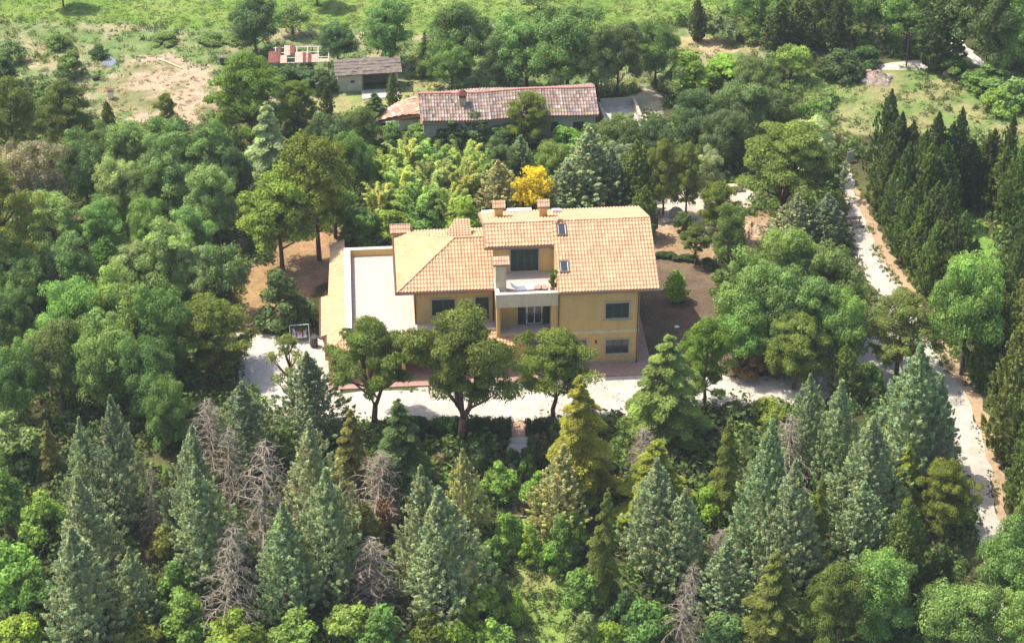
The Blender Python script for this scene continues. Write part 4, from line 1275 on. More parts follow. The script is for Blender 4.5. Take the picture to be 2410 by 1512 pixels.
# dark columnar cypress wood on the right
ICY = [(2074, 214, 450, 64, 'cyp', "tallest cypress at the left front of the dark cypress wood by the meadow"),
       (2128, 285, 480, 62, 'cyp', "dark cypress second from the meadow corner of the cypress wood"),
       (2185, 262, 490, 58, 'cyp', "dark cypress in the back row of the cypress wood"),
       (2250, 248, 480, 40, 'cyp', "slim pointed cypress standing above the cypress wood"),
       (2350, 255, 480, 36, 'cyp', "thin spire cypress near the right edge"),
       (2300, 310, 475, 44, 'cypm', "cypress with a bare dark trunk in the cypress wood"),
       (2392, 300, 540, 76, 'cypm', "cypress cut by the right edge beside the thin spire"),
       (2072, 330, 500, 62, 'cypm', "cypress at the top bend of the tan verge"),
       (2118, 340, 565, 78, 'cyp', "stout dark cypress along the upper tan verge"),
       (2160, 335, 570, 80, 'cypm', "stout cypress in the middle of the cypress wood"),
       (2212, 330, 530, 70, 'cyp', "deep green cypress behind the patch of bright grass"),
       (2352, 345, 500, 56, 'cypm', "cypress beyond the bright grass strip"),
       (2135, 430, 615, 72, 'cypm', "cypress leaning over the tan verge of the white road"),
       (2172, 425, 650, 84, 'cypm', "broad cypress in front of the wood above the tan verge"),
       (2200, 425, 630, 66, 'cyp', "cypress left of the bright grass strip"),
       (2402, 440, 680, 84, 'cyp', "dark cypress on the right edge beyond the bright grass"),
       (2188, 520, 690, 64, 'cypg', "cypress at the lower end of the tan verge"),
       (2226, 512, 690, 70, 'cypm', "cypress just behind the tall bright oak across the road"),
       (2246, 492, 655, 40, 'cypg', "pointed cypress at the tip of the bright grass strip"),
       (2284, 560, 660, 28, 'cypg', "small pointed cypress in the bright grass strip"),
       (2335, 610, 850, 104, 'cypm', "wide cypress right of the tall bright oak"),
       (2395, 640, 900, 112, 'cypg', "large cypress on the right edge below the bright grass"),
       (2374, 745, 1080, 112, 'cypg', "great cypress beside the lower white road"),
       (2415, 800, 1130, 110, 'cypm', "great cypress on the right edge beside the lower road"),
       (2398, 960, 1215, 76, 'cypg', "green cypress at the right edge above the last bend of the road"),
       (2322, 720, 900, 80, 'cypm', "dark cypress in the shade of the tall bright oak")]
ICY += [(2098, 262, 475, 58, 'cyp', "cypress just right of the tallest one at the front of the cypress wood"),
        (2156, 300, 500, 60, 'cypm', "cypress behind the stout one in the middle of the cypress wood"),
        (2216, 282, 478, 52, 'cyp', "cypress just left of the slim pointed one in the cypress wood"),
        (2276, 325, 480, 46, 'cyp', "dark cypress just right of the slim pointed one in the cypress wood"),
        (2324, 300, 470, 46, 'cypm', "cypress just left of the thin spire near the right edge"),
        (2098, 385, 545, 60, 'cypm', "cypress between the two stout ones along the upper tan verge"),
        (2146, 395, 575, 60, 'cyp', "dark cypress behind the one leaning over the tan verge"),
        (2190, 378, 575, 56, 'cyp', "deep shaded cypress in the heart of the cypress wood"),
        (2376, 360, 520, 56, 'cypm', "cypress between the thin spire and the right edge"),
        (2160, 470, 650, 58, 'cypm', "cypress at the front of the wood above the middle of the tan verge"),
        (2208, 470, 672, 52, 'cyp', "cypress behind the tall bright oak, left of the bright grass"),
        (2370, 545, 760, 60, 'cypm', "cypress right of the lower end of the bright grass strip")]
for (x, t_, b_, w_, c, lb) in ICY: T('icyp' if w_ < 60 else 'fatcyp', x, t_, b_, w_, c, lb)
# left middle: bright oak wood and pines
T('oak', 200, 655, 880, 180, 'oakb', "bright oak at the upper left of the oak wood")
T('oak', 305, 648, 880, 165, 'oakb', "bright oak at the top of the oak wood left of the drive")
T('oak', 395, 685, 905, 135, 'oak', "oak of the wood next to the big bright pine")
T('oak', 150, 755, 960, 150, 'oak', "oak at the lower left of the oak wood")
T('oak', 265, 745, 975, 170, 'oakb', "oak at the front of the oak wood with shade beneath")
T('oak', 365, 800, 1010, 130, 'oak', "front oak of the wood left of the big bright pine")
T('oak', 50, 815, 1010, 120, 'oak', "green oak near the left edge below the oak wood")
T('oak', 400, 900, 1060, 100, 'oak', "lower oak beneath the big bright pine")
T('pine', 498, 706, 878, 192, 'pine', "big bright pine left of the drive", var=1)
T('thinpine', 690, 782, 985, 108, 'olive', "sparse young pine with a crooked trunk on the drive")
T('flatpine', 880, 764, 1000, 190, 'upine', "left one of three umbrella pines before the villa", var=0)
T('flatpine', 1082, 742, 1040, 236, 'upine', "middle and tallest of three umbrella pines before the villa", var=1)
T('flatpine', 1302, 790, 985, 190, 'upine', "right one of three umbrella pines before the villa", var=2)
# hedge along the drive
for (x, w_, lb) in [(1035, 100, "clipped hedge left of the middle umbrella pine's trunk"), (1115, 90, "clipped hedge right of the middle umbrella pine's trunk"),
                    (1170, 76, "clipped hedge beside the top of the path steps"), (1266, 62, "clipped hedge right of the path steps"), (950, 92, "clipped hedge below the left umbrella pine")]:
    T('hedge', x, 978, 1030, w_, 'shrubd', lb, rz=0)
T('bush', 1806, 938, 990, 92, 'lime', "bright yellow-green shrub beside the drive")
T('bush', 1725, 950, 990, 80, 'shrubd', "dark shrub along the drive left of the bright yellow-green one")
# foreground
T('cedar', 825, 962, 1150, 120, 'goldg', "olive cedar with spiky boughs below the left umbrella pine")
T('cedar', 955, 940, 1165, 180, 'spruced', "broad dark green cedar below the hedge")
T('cedar', 1372, 876, 1172, 212, 'gold', "large golden cedar in front of the right umbrella pine")
T('cedar', 1560, 782, 1040, 248, 'spruce', "large fresh green cedar at the villa's right corner")
T('cedar', 1540, 1035, 1225, 200, 'gold', "golden cedar with a dying top below the fresh green cedar")
T('dead', 1522, 1005, 1130, 92, 'deadg', "dead grey top standing among the golden boughs")
T('acyp', 740, 822, 1030, 124, 'blued', "blue cypress standing before the villa's left corner")
T('acyp', 588, 893, 1110, 112, 'blued', "blue cypress left of the one before the villa corner")
T('cedar', 125, 985, 1120, 74, 'goldg', "olive conifer near the left edge above the big blue cypresses")
T('tallbush', 38, 955, 1100, 134, 'mint', "pale mint green bush cut by the left edge")
T('acyp', 278, 930, 1240, 112, 'blued', "rear blue cypress of the tall group at the left")
T('acyp', 215, 988, 1230, 78, 'blue', "slim blue cypress at the left of the tall group")
T('acyp', 238, 1115, 1400, 132, 'blue', "broad blue cypress in the middle of the tall left group")
T('acyp', 205, 1235, 1525, 138, 'blue', "front blue cypress of the tall left group")
T('dead', 505, 945, 1120, 112, 'deadg', "dead conifer just below the big bright pine")
T('dead', 545, 1010, 1190, 90, 'deadg', "leaning dead conifer between the blue cypresses and the great dead one")
T('acyp', 465, 998, 1300, 112, 'blue', "blue cypress left of the dead conifers")
T('acyp', 500, 1088, 1375, 122, 'blue', "blue cypress in front of its twin left of the great dead conifer")
T('dead', 618, 1025, 1340, 156, 'deadg', "great dead conifer with drooping twigs between blue cypresses")
T('dead', 540, 1228, 1490, 138, 'deadg', "dead grey conifer in the left foreground")
T('acyp', 748, 980, 1285, 122, 'bluep', "pale blue cypress right of the great dead conifer")
T('acyp', 778, 1092, 1395, 126, 'blue', "blue cypress in front of the pale one right of the great dead conifer")
T('acyp', 678, 1185, 1450, 118, 'blue', "blue cypress in front of the great dead conifer")
T('acyp', 322, 1285, 1480, 86, 'blue', "small blue cypress in the left foreground")
T('dead', 362, 1085, 1275, 56, 'deadg', "thin rusty dead conifer in the clearing between blue cypresses")
T('cedar', 402, 1105, 1240, 46, 'goldg', "thin yellow-green conifer in the clearing between blue cypresses")
T('dead', 892, 1060, 1215, 128, 'deadg', "dead conifer with bare crown below the broad dark cedar")
T('dead', 888, 1268, 1440, 136, 'deadg', "dead brown conifer left of the twin blue cypress")
T('bush', 905, 1170, 1240, 80, 'russet', "withered reddish shrub under the bare crowned dead conifer")
T('bush', 868, 1190, 1280, 74, 'goldg', "yellowish shrub beside the withered reddish one")
T('acyp', 1012, 1098, 1400, 120, 'blue', "rear half of the twin blue cypress left of the path")
T('acyp', 1050, 1150, 1465, 150, 'blue', "front half of the twin blue cypress left of the path")
T('acyp', 1088, 1052, 1255, 76, 'pale', "straw tipped cypress behind the twin blue cypress")
T('acyp', 1316, 1048, 1245, 108, 'pale', "straw tipped cypress right of the path steps")
T('cedar', 1405, 1150, 1420, 112, 'olive', "thin olive conifer right of the path")
T('acyp', 1548, 1074, 1350, 128, 'blue', "blue cypress below the golden cedars", var=0)
T('acyp', 1592, 1142, 1385, 112, 'blue', "blue cypress hugging its taller twin below the golden cedars")
T('dead', 1592, 1320, 1540, 96, 'deadg', "dead grey conifer at the bottom right of the path glade")
T('cedar', 1702, 985, 1215, 98, 'olive', "olive conifer right of the fresh green cedar")
T('acyp', 1780, 980, 1310, 124, 'blue', "tall blue cypress behind its twin in the right foreground")
T('acyp', 1842, 1090, 1390, 124, 'blue', "blue cypress in front of the tall one in the right foreground")
T('dead', 1850, 980, 1145, 112, 'deadg', "dead conifer between blue cypresses on the right")
T('dead', 1690, 1240, 1370, 90, 'deadg', "dead drooping conifer at the foot of the right foreground cypresses")
T('acyp', 1898, 878, 1120, 88, 'blue', "blue cypress beside the shaded drive")
T('acyp', 1962, 892, 1150, 100, 'blue', "blue cypress right of the one beside the shaded drive")
T('acyp', 2132, 795, 1120, 146, 'blue', "broad blue cypress in front of the olive pine")
T('acyp', 2176, 885, 1130, 78, 'blue', "blue cypress at the edge of the lower white road")
T('acyp', 2034, 972, 1240, 130, 'blue', "large blue cypress in the middle of the right foreground")
T('acyp', 2022, 1128, 1330, 114, 'blue', "front blue cypress with a bare trunk on the right")
T('cedar', 1915, 1115, 1300, 84, 'goldg', "yellow-green conifer between two blue cypresses on the right")
T('cedar', 2128, 1036, 1195, 84, 'gold', "thin golden conifer on the right")
T('dead', 2205, 1005, 1140, 96, 'deadg', "dead reddish conifer beside the lower white road")
T('pine', 2210, 1088, 1260, 126, 'pine', "pine beside the last stretch of the white road")
T('fatcyp', 2125, 1170, 1385, 92, 'cypg', "narrow green conifer below the thin golden one")
T('acyp', 1702, 1272, 1450, 112, 'blue', "short blue cypress in the bottom right foreground")
T('cedar', 1808, 1300, 1530, 184, 'olive', "broad olive cedar at the bottom right")
T('pine', 1960, 1330, 1560, 150, 'pined', "dark pine at the bottom right of the broad olive cedar")
T('holm', 2055, 1290, 1540, 150, 'oak', "dark leafy tree at the bottom right")
T('tallbush', 2205, 1285, 1400, 74, 'shrubd', "dark bush beside the hidden end of the road")
T('oak', 2358, 1240, 1470, 160, 'oakb', "bright oak at the right edge near the bottom")
T('oak', 2232, 1375, 1580, 190, 'oakb', "bright oak at the bottom right corner")
T('oak', 2408, 1150, 1300, 70, 'oakb', "bright oak cut by the right edge above the bottom corner")
T('oak', 2385, 1400, 1600, 150, 'oakb', "bright oak filling the bottom right corner")
T('tallbush', 1700, 1420, 1530, 110, 'holm', "grey-green bush at the bottom edge right of the glade")
T('tallbush', 2130, 1420, 1540, 100, 'shrubd', "dark bush at the bottom edge on the right")
# shrubs along the path and the bottom edge
for (k, x, t_, b_, w_, c, lb) in [
        ('tallbush', 1180, 1075, 1170, 86, 'shrubb', "bright shrub left of the path steps"),
        ('bush', 1205, 1058, 1112, 52, 'shrubd', "dark shrub overhanging the left of the path steps"),
        ('bush', 1240, 1066, 1125, 50, 'shrub', "small shrub overhanging the right of the path steps"),
        ('tallbush', 1248, 1235, 1320, 54, 'lime', "tall yellow-green sapling in the overgrown gap of the lower path"),
        ('tallbush', 1296, 1255, 1350, 58, 'shrubb', "bright sapling at the right rim of the glade"),
        ('bush', 1215, 1400, 1462, 54, 'lime', "yellow-green low shrub at the left rim of the glade"),
        ('bush', 1128, 1030, 1100, 80, 'shrubd', "dark shrub below the hedge left of the path"),
        ('tallbush', 1196, 1188, 1290, 72, 'shrubb', "conical bright shrub left of the lower path"),
        ('tallbush', 1258, 1102, 1200, 72, 'shrubb', "green shrub right of the path steps"),
        ('bush', 1255, 1030, 1095, 70, 'shrubd', "dark shrub under the right hand hedge"),
        ('tallbush', 1322, 1215, 1330, 80, 'shrub', "green shrub right of the lower path"),
        ('bush', 1350, 1210, 1290, 66, 'lime', "yellow-green shrub beside the lower path"),
        ('tallbush', 1372, 1310, 1430, 100, 'shrub', "large green shrub right of the glade"),
        ('bush', 1160, 1255, 1340, 76, 'shrub', "low shrub between the twin blue cypress and the path"),
        ('bush', 1160, 1325, 1415, 66, 'mint', "bluish shrub left of the glade"),
        ('tallbush', 1130, 1365, 1475, 110, 'lime', "yellow-green shrub at the left edge of the glade"),
        ('bush', 1060, 1460, 1540, 120, 'lime', "yellow-green shrub at the bottom edge left of the glade"),
        ('tallbush', 1165, 1445, 1545, 100, 'shrubb', "bright shrub at the bottom edge of the glade"),
        ('bush', 1020, 1440, 1525, 110, 'olive', "dull olive shrub under the twin blue cypress"),
        ('tallbush', 900, 1425, 1550, 130, 'shrub', "green shrub at the bottom edge below the dead brown conifer"),
        ('tallbush', 820, 1400, 1530, 120, 'shrubb', "bright shrub at the bottom edge right of the dead grey conifer"),
        ('tallbush', 700, 1430, 1550, 130, 'shrubb', "green shrub at the bottom edge in front of the blue cypress"),
        ('tallbush', 560, 1440, 1560, 150, 'lime', "pale yellow-green shrub at the bottom edge below the dead grey conifer"),
        ('bush', 420, 1330, 1430, 124, 'shrub', "green shrub between the small blue cypress and the dead grey conifer"),
        ('tallbush', 440, 1400, 1510, 120, 'shrubb', "leafy shrub left of the dead grey conifer's foot"),
        ('bush', 330, 1455, 1540, 120, 'olive', "olive shrub at the bottom edge below the small blue cypress"),
        ('tallbush', 55, 1425, 1540, 112, 'lime', "bright shrub in the bottom left corner"),
        ('tallbush', 40, 1265, 1400, 130, 'shrubb', "bright green bush at the left edge near the bottom"),
        ('bush', 110, 1165, 1260, 120, 'shrubb', "green shrub left of the tall blue cypress group"),
        ('tallbush', 100, 1320, 1450, 100, 'shrub', "shrub between the left edge and the front blue cypress"),
        ('tallbush', 20, 1110, 1230, 100, 'shrub', "green bush at the left edge below the mint green one"),
        ('bush', 400, 1230, 1310, 90, 'goldg', "yellowish shrub between the blue cypress groups at the left"),
        ('tallbush', 420, 960, 1060, 100, 'shrub', "green shrub below the oak wood"),
        ('bush', 660, 1000, 1080, 80, 'shrub', "green shrub between two blue cypresses below the drive"),
        ('bush', 1470, 1400, 1490, 110, 'shrubd', "dark shrub right of the large green glade shrub"),
        ('tallbush', 1520, 1400, 1530, 120, 'shrub', "green bush at the bottom edge beside the dead grey conifer"),
        ('bush', 1430, 1460, 1545, 120, 'lime', "yellow-green shrub at the bottom edge right of the glade"),
        ('bush', 1660, 1150, 1230, 90, 'lime', "yellow-green shrub between the golden cedar and the blue cypresses"),
        ('bush', 1930, 1290, 1370, 90, 'goldg', "yellowish shrub under the right foreground cypresses"),
        ('tallbush', 1380, 1000, 1100, 90, 'goldg', "golden shrub at the foot of the large golden cedar"),
        ('tallbush', 1372, 1440, 1550, 90, 'mint', "bluish shrub at the bottom edge right beside the glade")]:
    T(k, x, t_, b_, w_, c, lb)

# ------------------------------------------------------------------ the old farmhouse
def frame(name, a, b, label, cat, z=0.0):
    """a thing whose local x axis runs from a to b on the ground"""
    o = empty(name, (a[0], a[1], z), math.atan2(b[1] - a[1], b[0] - a[0]))
    return tag(o, label, cat), math.hypot(b[0] - a[0], b[1] - a[1])
OLDPAL = [(.23, .175, .155), (.28, .215, .185), (.20, .165, .15), (.32, .255, .22), (.32, .19, .16), (.26, .225, .195), (.30, .235, .20), (.20, .16, .135), (.28, .21, .13)]
farm, FL_ = frame("farmhouse", (-8.04, 163.25), (7.72, 164.86), "long low farmhouse with an old mottled red tile roof behind the trees", "house")
fz = lambda u, v: 2.9 + .42 * v
FRV = 2.95
FRZ = fz(0, FRV)
b = MB()
b.prism_u(.25, FL_ - .25, [(.35, 0), (5.55, 0), (5.55, fz(0, .35) - .16), (FRV, FRZ - .2), (.35, fz(0, .35) - .16)])
b.build("wall", M['plaster'], farm)
r1 = roof("front_roof", [(0, 0), (FL_, 0), (FL_, FRV), (0, FRV)], fz, (0, 1), .42, farm, M['oldtile'], .26, .38, .09, 31, palette=OLDPAL, sag=.16, thick=.1)
r2 = roof("back_roof", [(0, FRV), (FL_, FRV), (FL_, 5.9), (0, 5.9)], lambda u, v: FRZ - .42 * (v - FRV), (0, -1), .42, farm, M['oldtile'], .26, .38, .09, 32, palette=OLDPAL, sag=.16, thick=.1)
for k in range(8): ridge_cap(r1, (FL_ * k / 8, FRV, FRZ + .06 - .16 * math.sin(k / 8 * 5) ** 2), (FL_ * (k + 1) / 8, FRV, FRZ + .06 - .16 * math.sin((k + 1) / 8 * 5) ** 2), 33 + k, .13, (.46, .22, .16), 'oldtile')
c = MB().box(3.55, 4.15, 1.55, 2.1, 3.3, 4.25).build("chimney", M['stone'], farm)
m = MB()
for u in (3.55, 4.02): m.poly([(u, 1.5, 4.25), (u + .13, 1.5, 4.25), (u + .13, 2.15, 4.25), (u, 2.15, 4.25)]); m.box(u, u + .13, 1.55, 2.1, 4.25, 4.5)
m.poly([(3.45, 1.45, 4.52), (4.25, 1.45, 4.52), (3.95, 1.75, 4.95), (3.75, 1.75, 4.95)]); m.poly([(4.25, 1.45, 4.52), (4.25, 2.2, 4.52), (3.95, 1.9, 4.95), (3.95, 1.75, 4.95)])
m.poly([(4.25, 2.2, 4.52), (3.45, 2.2, 4.52), (3.75, 1.9, 4.95), (3.95, 1.9, 4.95)]); m.poly([(3.45, 2.2, 4.52), (3.45, 1.45, 4.52), (3.75, 1.75, 4.95), (3.75, 1.9, 4.95)])
m.poly([(3.75, 1.75, 4.95), (3.95, 1.75, 4.95), (3.95, 1.9, 4.95), (3.75, 1.9, 4.95)])
m.build("chimney_cap", M['rusty'], c)
wn = MB().box(11.6, 12.2, .30, .352, 1.2, 2.1).build("window", M['darkwood'], farm)
dr = MB().box(13.6, 14.6, .30, .352, 0, 2.0).build("door", M['darkwood'], farm)

lt, LL = frame("collapsed_lean_to", (-13.3, 167.3), (-8.35, 168.6), "sagging pink tiled lean-to against the left end of the farmhouse", "outbuilding")
PINK = [(.56, .30, .22), (.62, .36, .27), (.50, .27, .20), (.66, .43, .33), (.58, .33, .22)]
roof("roof", [(0.3, 0), (LL, -1.6), (LL, 2.0), (1.4, 1.0)], lambda u, v: .3 + 1.9 * math.sin(min(1, max(0, u / LL)) * 1.35) - .16 * (v - .2) ** 2, (1, 0.12), .4, lt, M['oldtile'], .28, .4, .08, 51, palette=PINK, thick=.1)
m = MB(); m.box(1.8, LL - .1, -.9, -.7, 0, .95); m.box(2.2, LL - .1, .8, 1.0, 0, .95); m.build("wall", M['plaster'], lt)

yd, YL = frame("walled_yard", (8.15, 171.85), (11.3, 172.25), "low walled concrete yard at the right end of the farmhouse", "yard wall")
b = MB(); b.box(0, YL, -.2, 0, 0, .75); b.box(YL - .2, YL, -4.4, -.2, 0, .75); b.box(-.2, 0, -4.4, 0, 0, .5)
b.build("wall", M['plaster'], yd)
b = MB(); b.box(-.03, YL + .03, -.24, .03, .75, .83); b.box(YL - .24, YL + .03, -4.4, -.24, .75, .83); b.build("coping", M['stone'], yd)
MB().box(.001, YL - .201, -4.4, -.201, 0, .12).build("floor", M['concrete'], yd)

# ------------------------------------------------------------------ barn, rusty shelter
barn, BL = frame("barn", (-16.35, 174.55), (-10.5, 175.3), "small open fronted barn with a grey weathered roof", "barn")
barn.scale = (1, 1, .76)
b = MB()
b.box(.15, 2.35, .2, .38, 0, 2.4); b.box(.15, .33, .38, 1.8, 0, 2.44); b.box(2.2, 2.38, .38, 1.8, 0, 2.44)
b.box(BL - .3, BL - .1, .3, 1.8, 0, 2.44); b.box(.15, BL - .1, 1.8, 1.98, 0, 2.9)
b.build("wall", M['plaster'], barn)
for u in (2.4, BL - .45): MB().box(u, u + .12, .25, .37, 0, 2.4).build("post", M['timber'], barn)
MB().box(2.45, BL - .3, .42, .46, .9, 2.2).build("plank_screen", M['darkwood'], barn)
MB().box(1.35, 1.7, .17, .21, 1.2, 1.5).build("window", M['darkwood'], barn)
bz = lambda v: 2.5 + .30 * v
bm_ = MB()
rg_ = random.Random(3)
for i in range(12):                                    # uneven courses of old sheets
    for j in range(5):
        u0, u1 = -.1 + i * (BL + .3) / 12, -.1 + (i + 1) * (BL + .3) / 12 + .05
        v0, v1 = -.2 + j * .47, -.2 + (j + 1) * .47 + .06
        if (i, j) in ((9, 1), (10, 4)): continue
        h = rg_.uniform(0, .06)
        bm_.poly([(u0, v0, bz(v0) + .05 + h), (u1, v0, bz(v0) + .05 + h), (u1, v1, bz(v1) + h), (u0, v1, bz(v1) + h)], .05)
bm_.poly([(0, -.1, bz(-.1) - .06), (BL + .1, -.1, bz(-.1) - .06), (BL + .1, 2.1, bz(2.1) - .06), (0, 2.1, bz(2.1) - .06)], .08)
rf = bm_.build("roof", M['slate'], barn)
MB().box(2.3, BL - .1, -1.6, .2, 0, .12).build("floor", M['concrete'], barn)

sh, SHL = frame("rusty_shelter", (-22.3, 176.4), (-17.1, 176.75), "pole shelter roofed with rusty and missing metal sheets", "shelter")
for u in (.15, 1.9, 3.6, SHL - .1):
    for v in (.1, 2.9): MB().tube([(u, v, 0), (u, v, 2.55 + .08 * v)], .06, 6).build("post", M['timber'], sh)
sh.scale = (1, 1, .84)
m = MB()
for v in (.1, 1.0, 1.95, 2.9): m.box(-.1, SHL + .1, v - .05, v + .05, 2.5 + .1 * v, 2.58 + .1 * v)
for k in range(6):
    u = .1 + k * (SHL - .2) / 5
    m.poly([(u, 0, 2.64), (u + .07, 0, 2.64), (u + .07, 3.0, 2.94), (u, 3.0, 2.94)], .06)
m.build("rafters", M['concrete'], sh)
def sheet(u0, u1, v0, v1, mat, dz=0):
    m = MB(); n = 8
    for i in range(n):
        a, c = u0 + (u1 - u0) * i / n, u0 + (u1 - u0) * (i + 1) / n
        za, zc = (.03 if i % 2 else 0), (0 if i % 2 else .03)
        m.poly([(a, v0, 2.67 + .1 * v0 + za + dz), (c, v0, 2.67 + .1 * v0 + zc + dz), (c, v1, 2.67 + .1 * v1 + zc + dz), (a, v1, 2.67 + .1 * v1 + za + dz)], .012)
    return m.build("roof_sheet", M[mat], sh)
sheet(-.5, .35, 0, 2.1, 'rusty'); sheet(.33, .62, 0, 3.1, 'rusty', .02); sheet(.6, 1.25, -.1, 1.3, 'zinc'); sheet(.95, 1.55, 1.25, 3.1, 'zinc', .03); sheet(1.5, 1.95, 1.5, 3.1, 'rusty', .05)
sheet(2.0, 2.75, -.1, 1.75, 'zinc'); sheet(2.72, 3.05, -.1, 1.7, 'rusty', .02); sheet(3.0, 3.25, -.1, 1.65, 'zinc', .01); sheet(3.2, 3.55, -.1, 1.6, 'rusty', .03); sheet(3.5, 4.1, -.1, 1.3, 'zinc', .01); sheet(4.1, SHL, -.1, .5, 'zinc')

# ------------------------------------------------------------------ smaller things
P_ = hit(2133, 160)
pt = at_Y(2141, 68, P_.y)
pole = tag(empty("utility_pole", P_), "thin leaning wooden utility pole beside the farm track", "pole")
d = pt - P_
MB().tube([(0, 0, -.3), tuple(d)], [.09, .06], 7).build("post", M['darkwood'], pole)
MB().box(d.x - .35, d.x + .35, d.y - .05, d.y + .05, d.z - .55, d.z - .45).build("crossarm", M['darkwood'], pole)
g = hit(2058, 170) - P_
MB().tube([(d.x, d.y, d.z - .3), tuple(g)], .02, 4).build("guy_wire", M['iron'], pole)

def heap(name, x, y, wpx, h, mat, label, cat, seed, squash=.6):
    p = hit(x, y)
    wd = wpx * depth(p) / FOC
    rg = np.random.default_rng(seed)
    V, F, n, k = [], [], 36, 12
    ph = rg.uniform(0, 6.28, 6)
    for i in range(k + 1):
        q = i / k
        for j in range(n):
            a = 2 * math.pi * j / n
            rr = wd / 2 * q * (1 + .14 * math.sin(2 * a + ph[0]) + .09 * math.sin(3 * a + ph[1]) + .05 * math.sin(7 * a + ph[2]))
            z = h * (1 - q ** 1.6) * (1 + .2 * math.sin(3 * a + ph[3])) + rg.normal(0, .05) * h * (q < .97) - .04 * (i == k)
            V.append((rr * math.cos(a), rr * math.sin(a) * squash, z))
    for i in range(k):
        for j in range(n):
            e = (j + 1) % n
            F.append((i * n + j, (i + 1) * n + j, (i + 1) * n + e, i * n + e))
    o = link(name, mesh_from(name, V, F, M[mat]))
    o.location = p
    return tag(o, label, cat)
heap("debris_heap", 2062, 188, 92, 0.8, 'rubble', "brown heap of earth and rubble at the edge of the meadow", "heap", 5, .7)
heap("sand_heap", 1768, 548, 70, .9, 'sand', "pale heap of sand between the evergreen and the oak grove", "heap", 6, .8)
heap("earth_heap", 1664, 560, 48, .7, 'rubble', "small brown earth heap beside the leaning umbrella pine", "heap", 8, .8)
def rock(x, y, wpx, label, mat='rock', name="rock", cat="rock", seed=1, flat=.6, group="rocks lying around"):
    p = hit(x, y)
    r = wpx * depth(p) / FOC / 2
    bm = bmesh.new()
    bmesh.ops.create_icosphere(bm, subdivisions=3, radius=1)
    rr = random.Random(seed)
    k = [Vector((rr.uniform(-1, 1), rr.uniform(-1, 1), rr.uniform(-1, 1))).normalized() for _ in range(9)]
    for v in bm.verts:
        s = min(1.0, min(.82 / max(.01, v.co.normalized().dot(q)) if v.co.normalized().dot(q) > .7 else 1.0 for q in k))
        v.co = Vector((v.co.x * r * s, v.co.y * r * s * .8, v.co.z * r * s * flat))
    me = bpy.data.meshes.new(name); bm.to_mesh(me); bm.free(); me.materials.append(M[mat])
    o = link(name, me); o.location = p + Vector((0, 0, r * flat * .55))
    return tag(o, label, cat, group)
rock(1566, 523, 26, "rough boulder at the left of the back yard rocks", seed=1)
rock(1590, 508, 34, "largest dark boulder on the back yard", seed=2, flat=.9)
rock(1606, 522, 22, "pale boulder beside the dark agave-like shrub", seed=3, mat='concrete')
rock(1552, 510, 20, "small boulder nearest the villa's gable", seed=4)
rock(1632, 516, 18, "small stone at the foot of the right slim pine", seed=5)
rock(1786, 538, 20, "white stone on the sand heap's right side", seed=6, mat='white')
rock(1670, 540, 22, "brown boulder beside the small earth heap", seed=7)
rock(1593, 770, 13, "white stone lying on the brown lawn", seed=8, mat='white', flat=.4)
rock(603, 846, 11, "white bag lying on the sunny edge of the drive", seed=9, mat='white', name="plastic_bag", cat="bag", group="bags")
rock(2036, 193, 18, "white sack at the left foot of the debris heap", seed=10, mat='white', name="sack", cat="sack", group="white sacks by the debris heap")
rock(2052, 194, 16, "cream sack between the two others at the debris heap", seed=11, mat='pale', name="sack", cat="sack", group="white sacks by the debris heap")
rock(2078, 192, 24, "grey-white sack at the right foot of the debris heap", seed=12, mat='concrete', name="sack", cat="sack", group="white sacks by the debris heap")
rock(744, 212, 8, "orange stone at the edge of the barn yard", seed=13, mat='sand')
rock(2228, 178, 22, "reddish boulder between shrubs above the meadow", seed=14, mat='brick', flat=.9)
for i, (x, y, w_, lb) in enumerate([(1815, 297, 40, "pale stone slab among the trees above the olive pine"), (1838, 291, 26, "small pale slab beside the larger slab above the olive pine")]):
    rock(x, y + 8, w_, lb, mat='concrete', seed=20 + i, flat=.35)
# planks leaning on the sand heap
for i, (x, y, w_, m_, lb) in enumerate([(2024, 180, 16, 'rubble', "brown clod at the left end of the debris heap"), (2092, 184, 18, 'rock', "grey stone block at the right end of the debris heap"), (2066, 176, 20, 'rubble', "brown clod on top of the debris heap"), (2044, 172, 18, 'timber', "tangle of dead wood on the back of the debris heap"), (2086, 195, 14, 'concrete', "pale chunk of concrete at the front of the debris heap")]):
    rock(x, y, w_, lb, mat=m_, seed=40 + i, flat=.8, group='chunks of the debris heap')
#
m = MB(); m.box(-1.1, 1.1, -.09, .09, 0, .05)
o = m.build("plank", M['timber']); o.location = hit(1775, 545) + Vector((0, 0, .72)); o.rotation_euler = (0, .12, -.35); tag(o, "brown plank lying across the sand heap", "plank")
m = MB(); m.box(-.9, .9, -.08, .08, 0, .05)
o = m.build("plank", M['brick']); o.location = hit(1764, 551) + Vector((0, 0, .66)); o.rotation_euler = (0, -.2, 1.05); tag(o, "reddish plank pointing downhill on the sand heap", "plank")
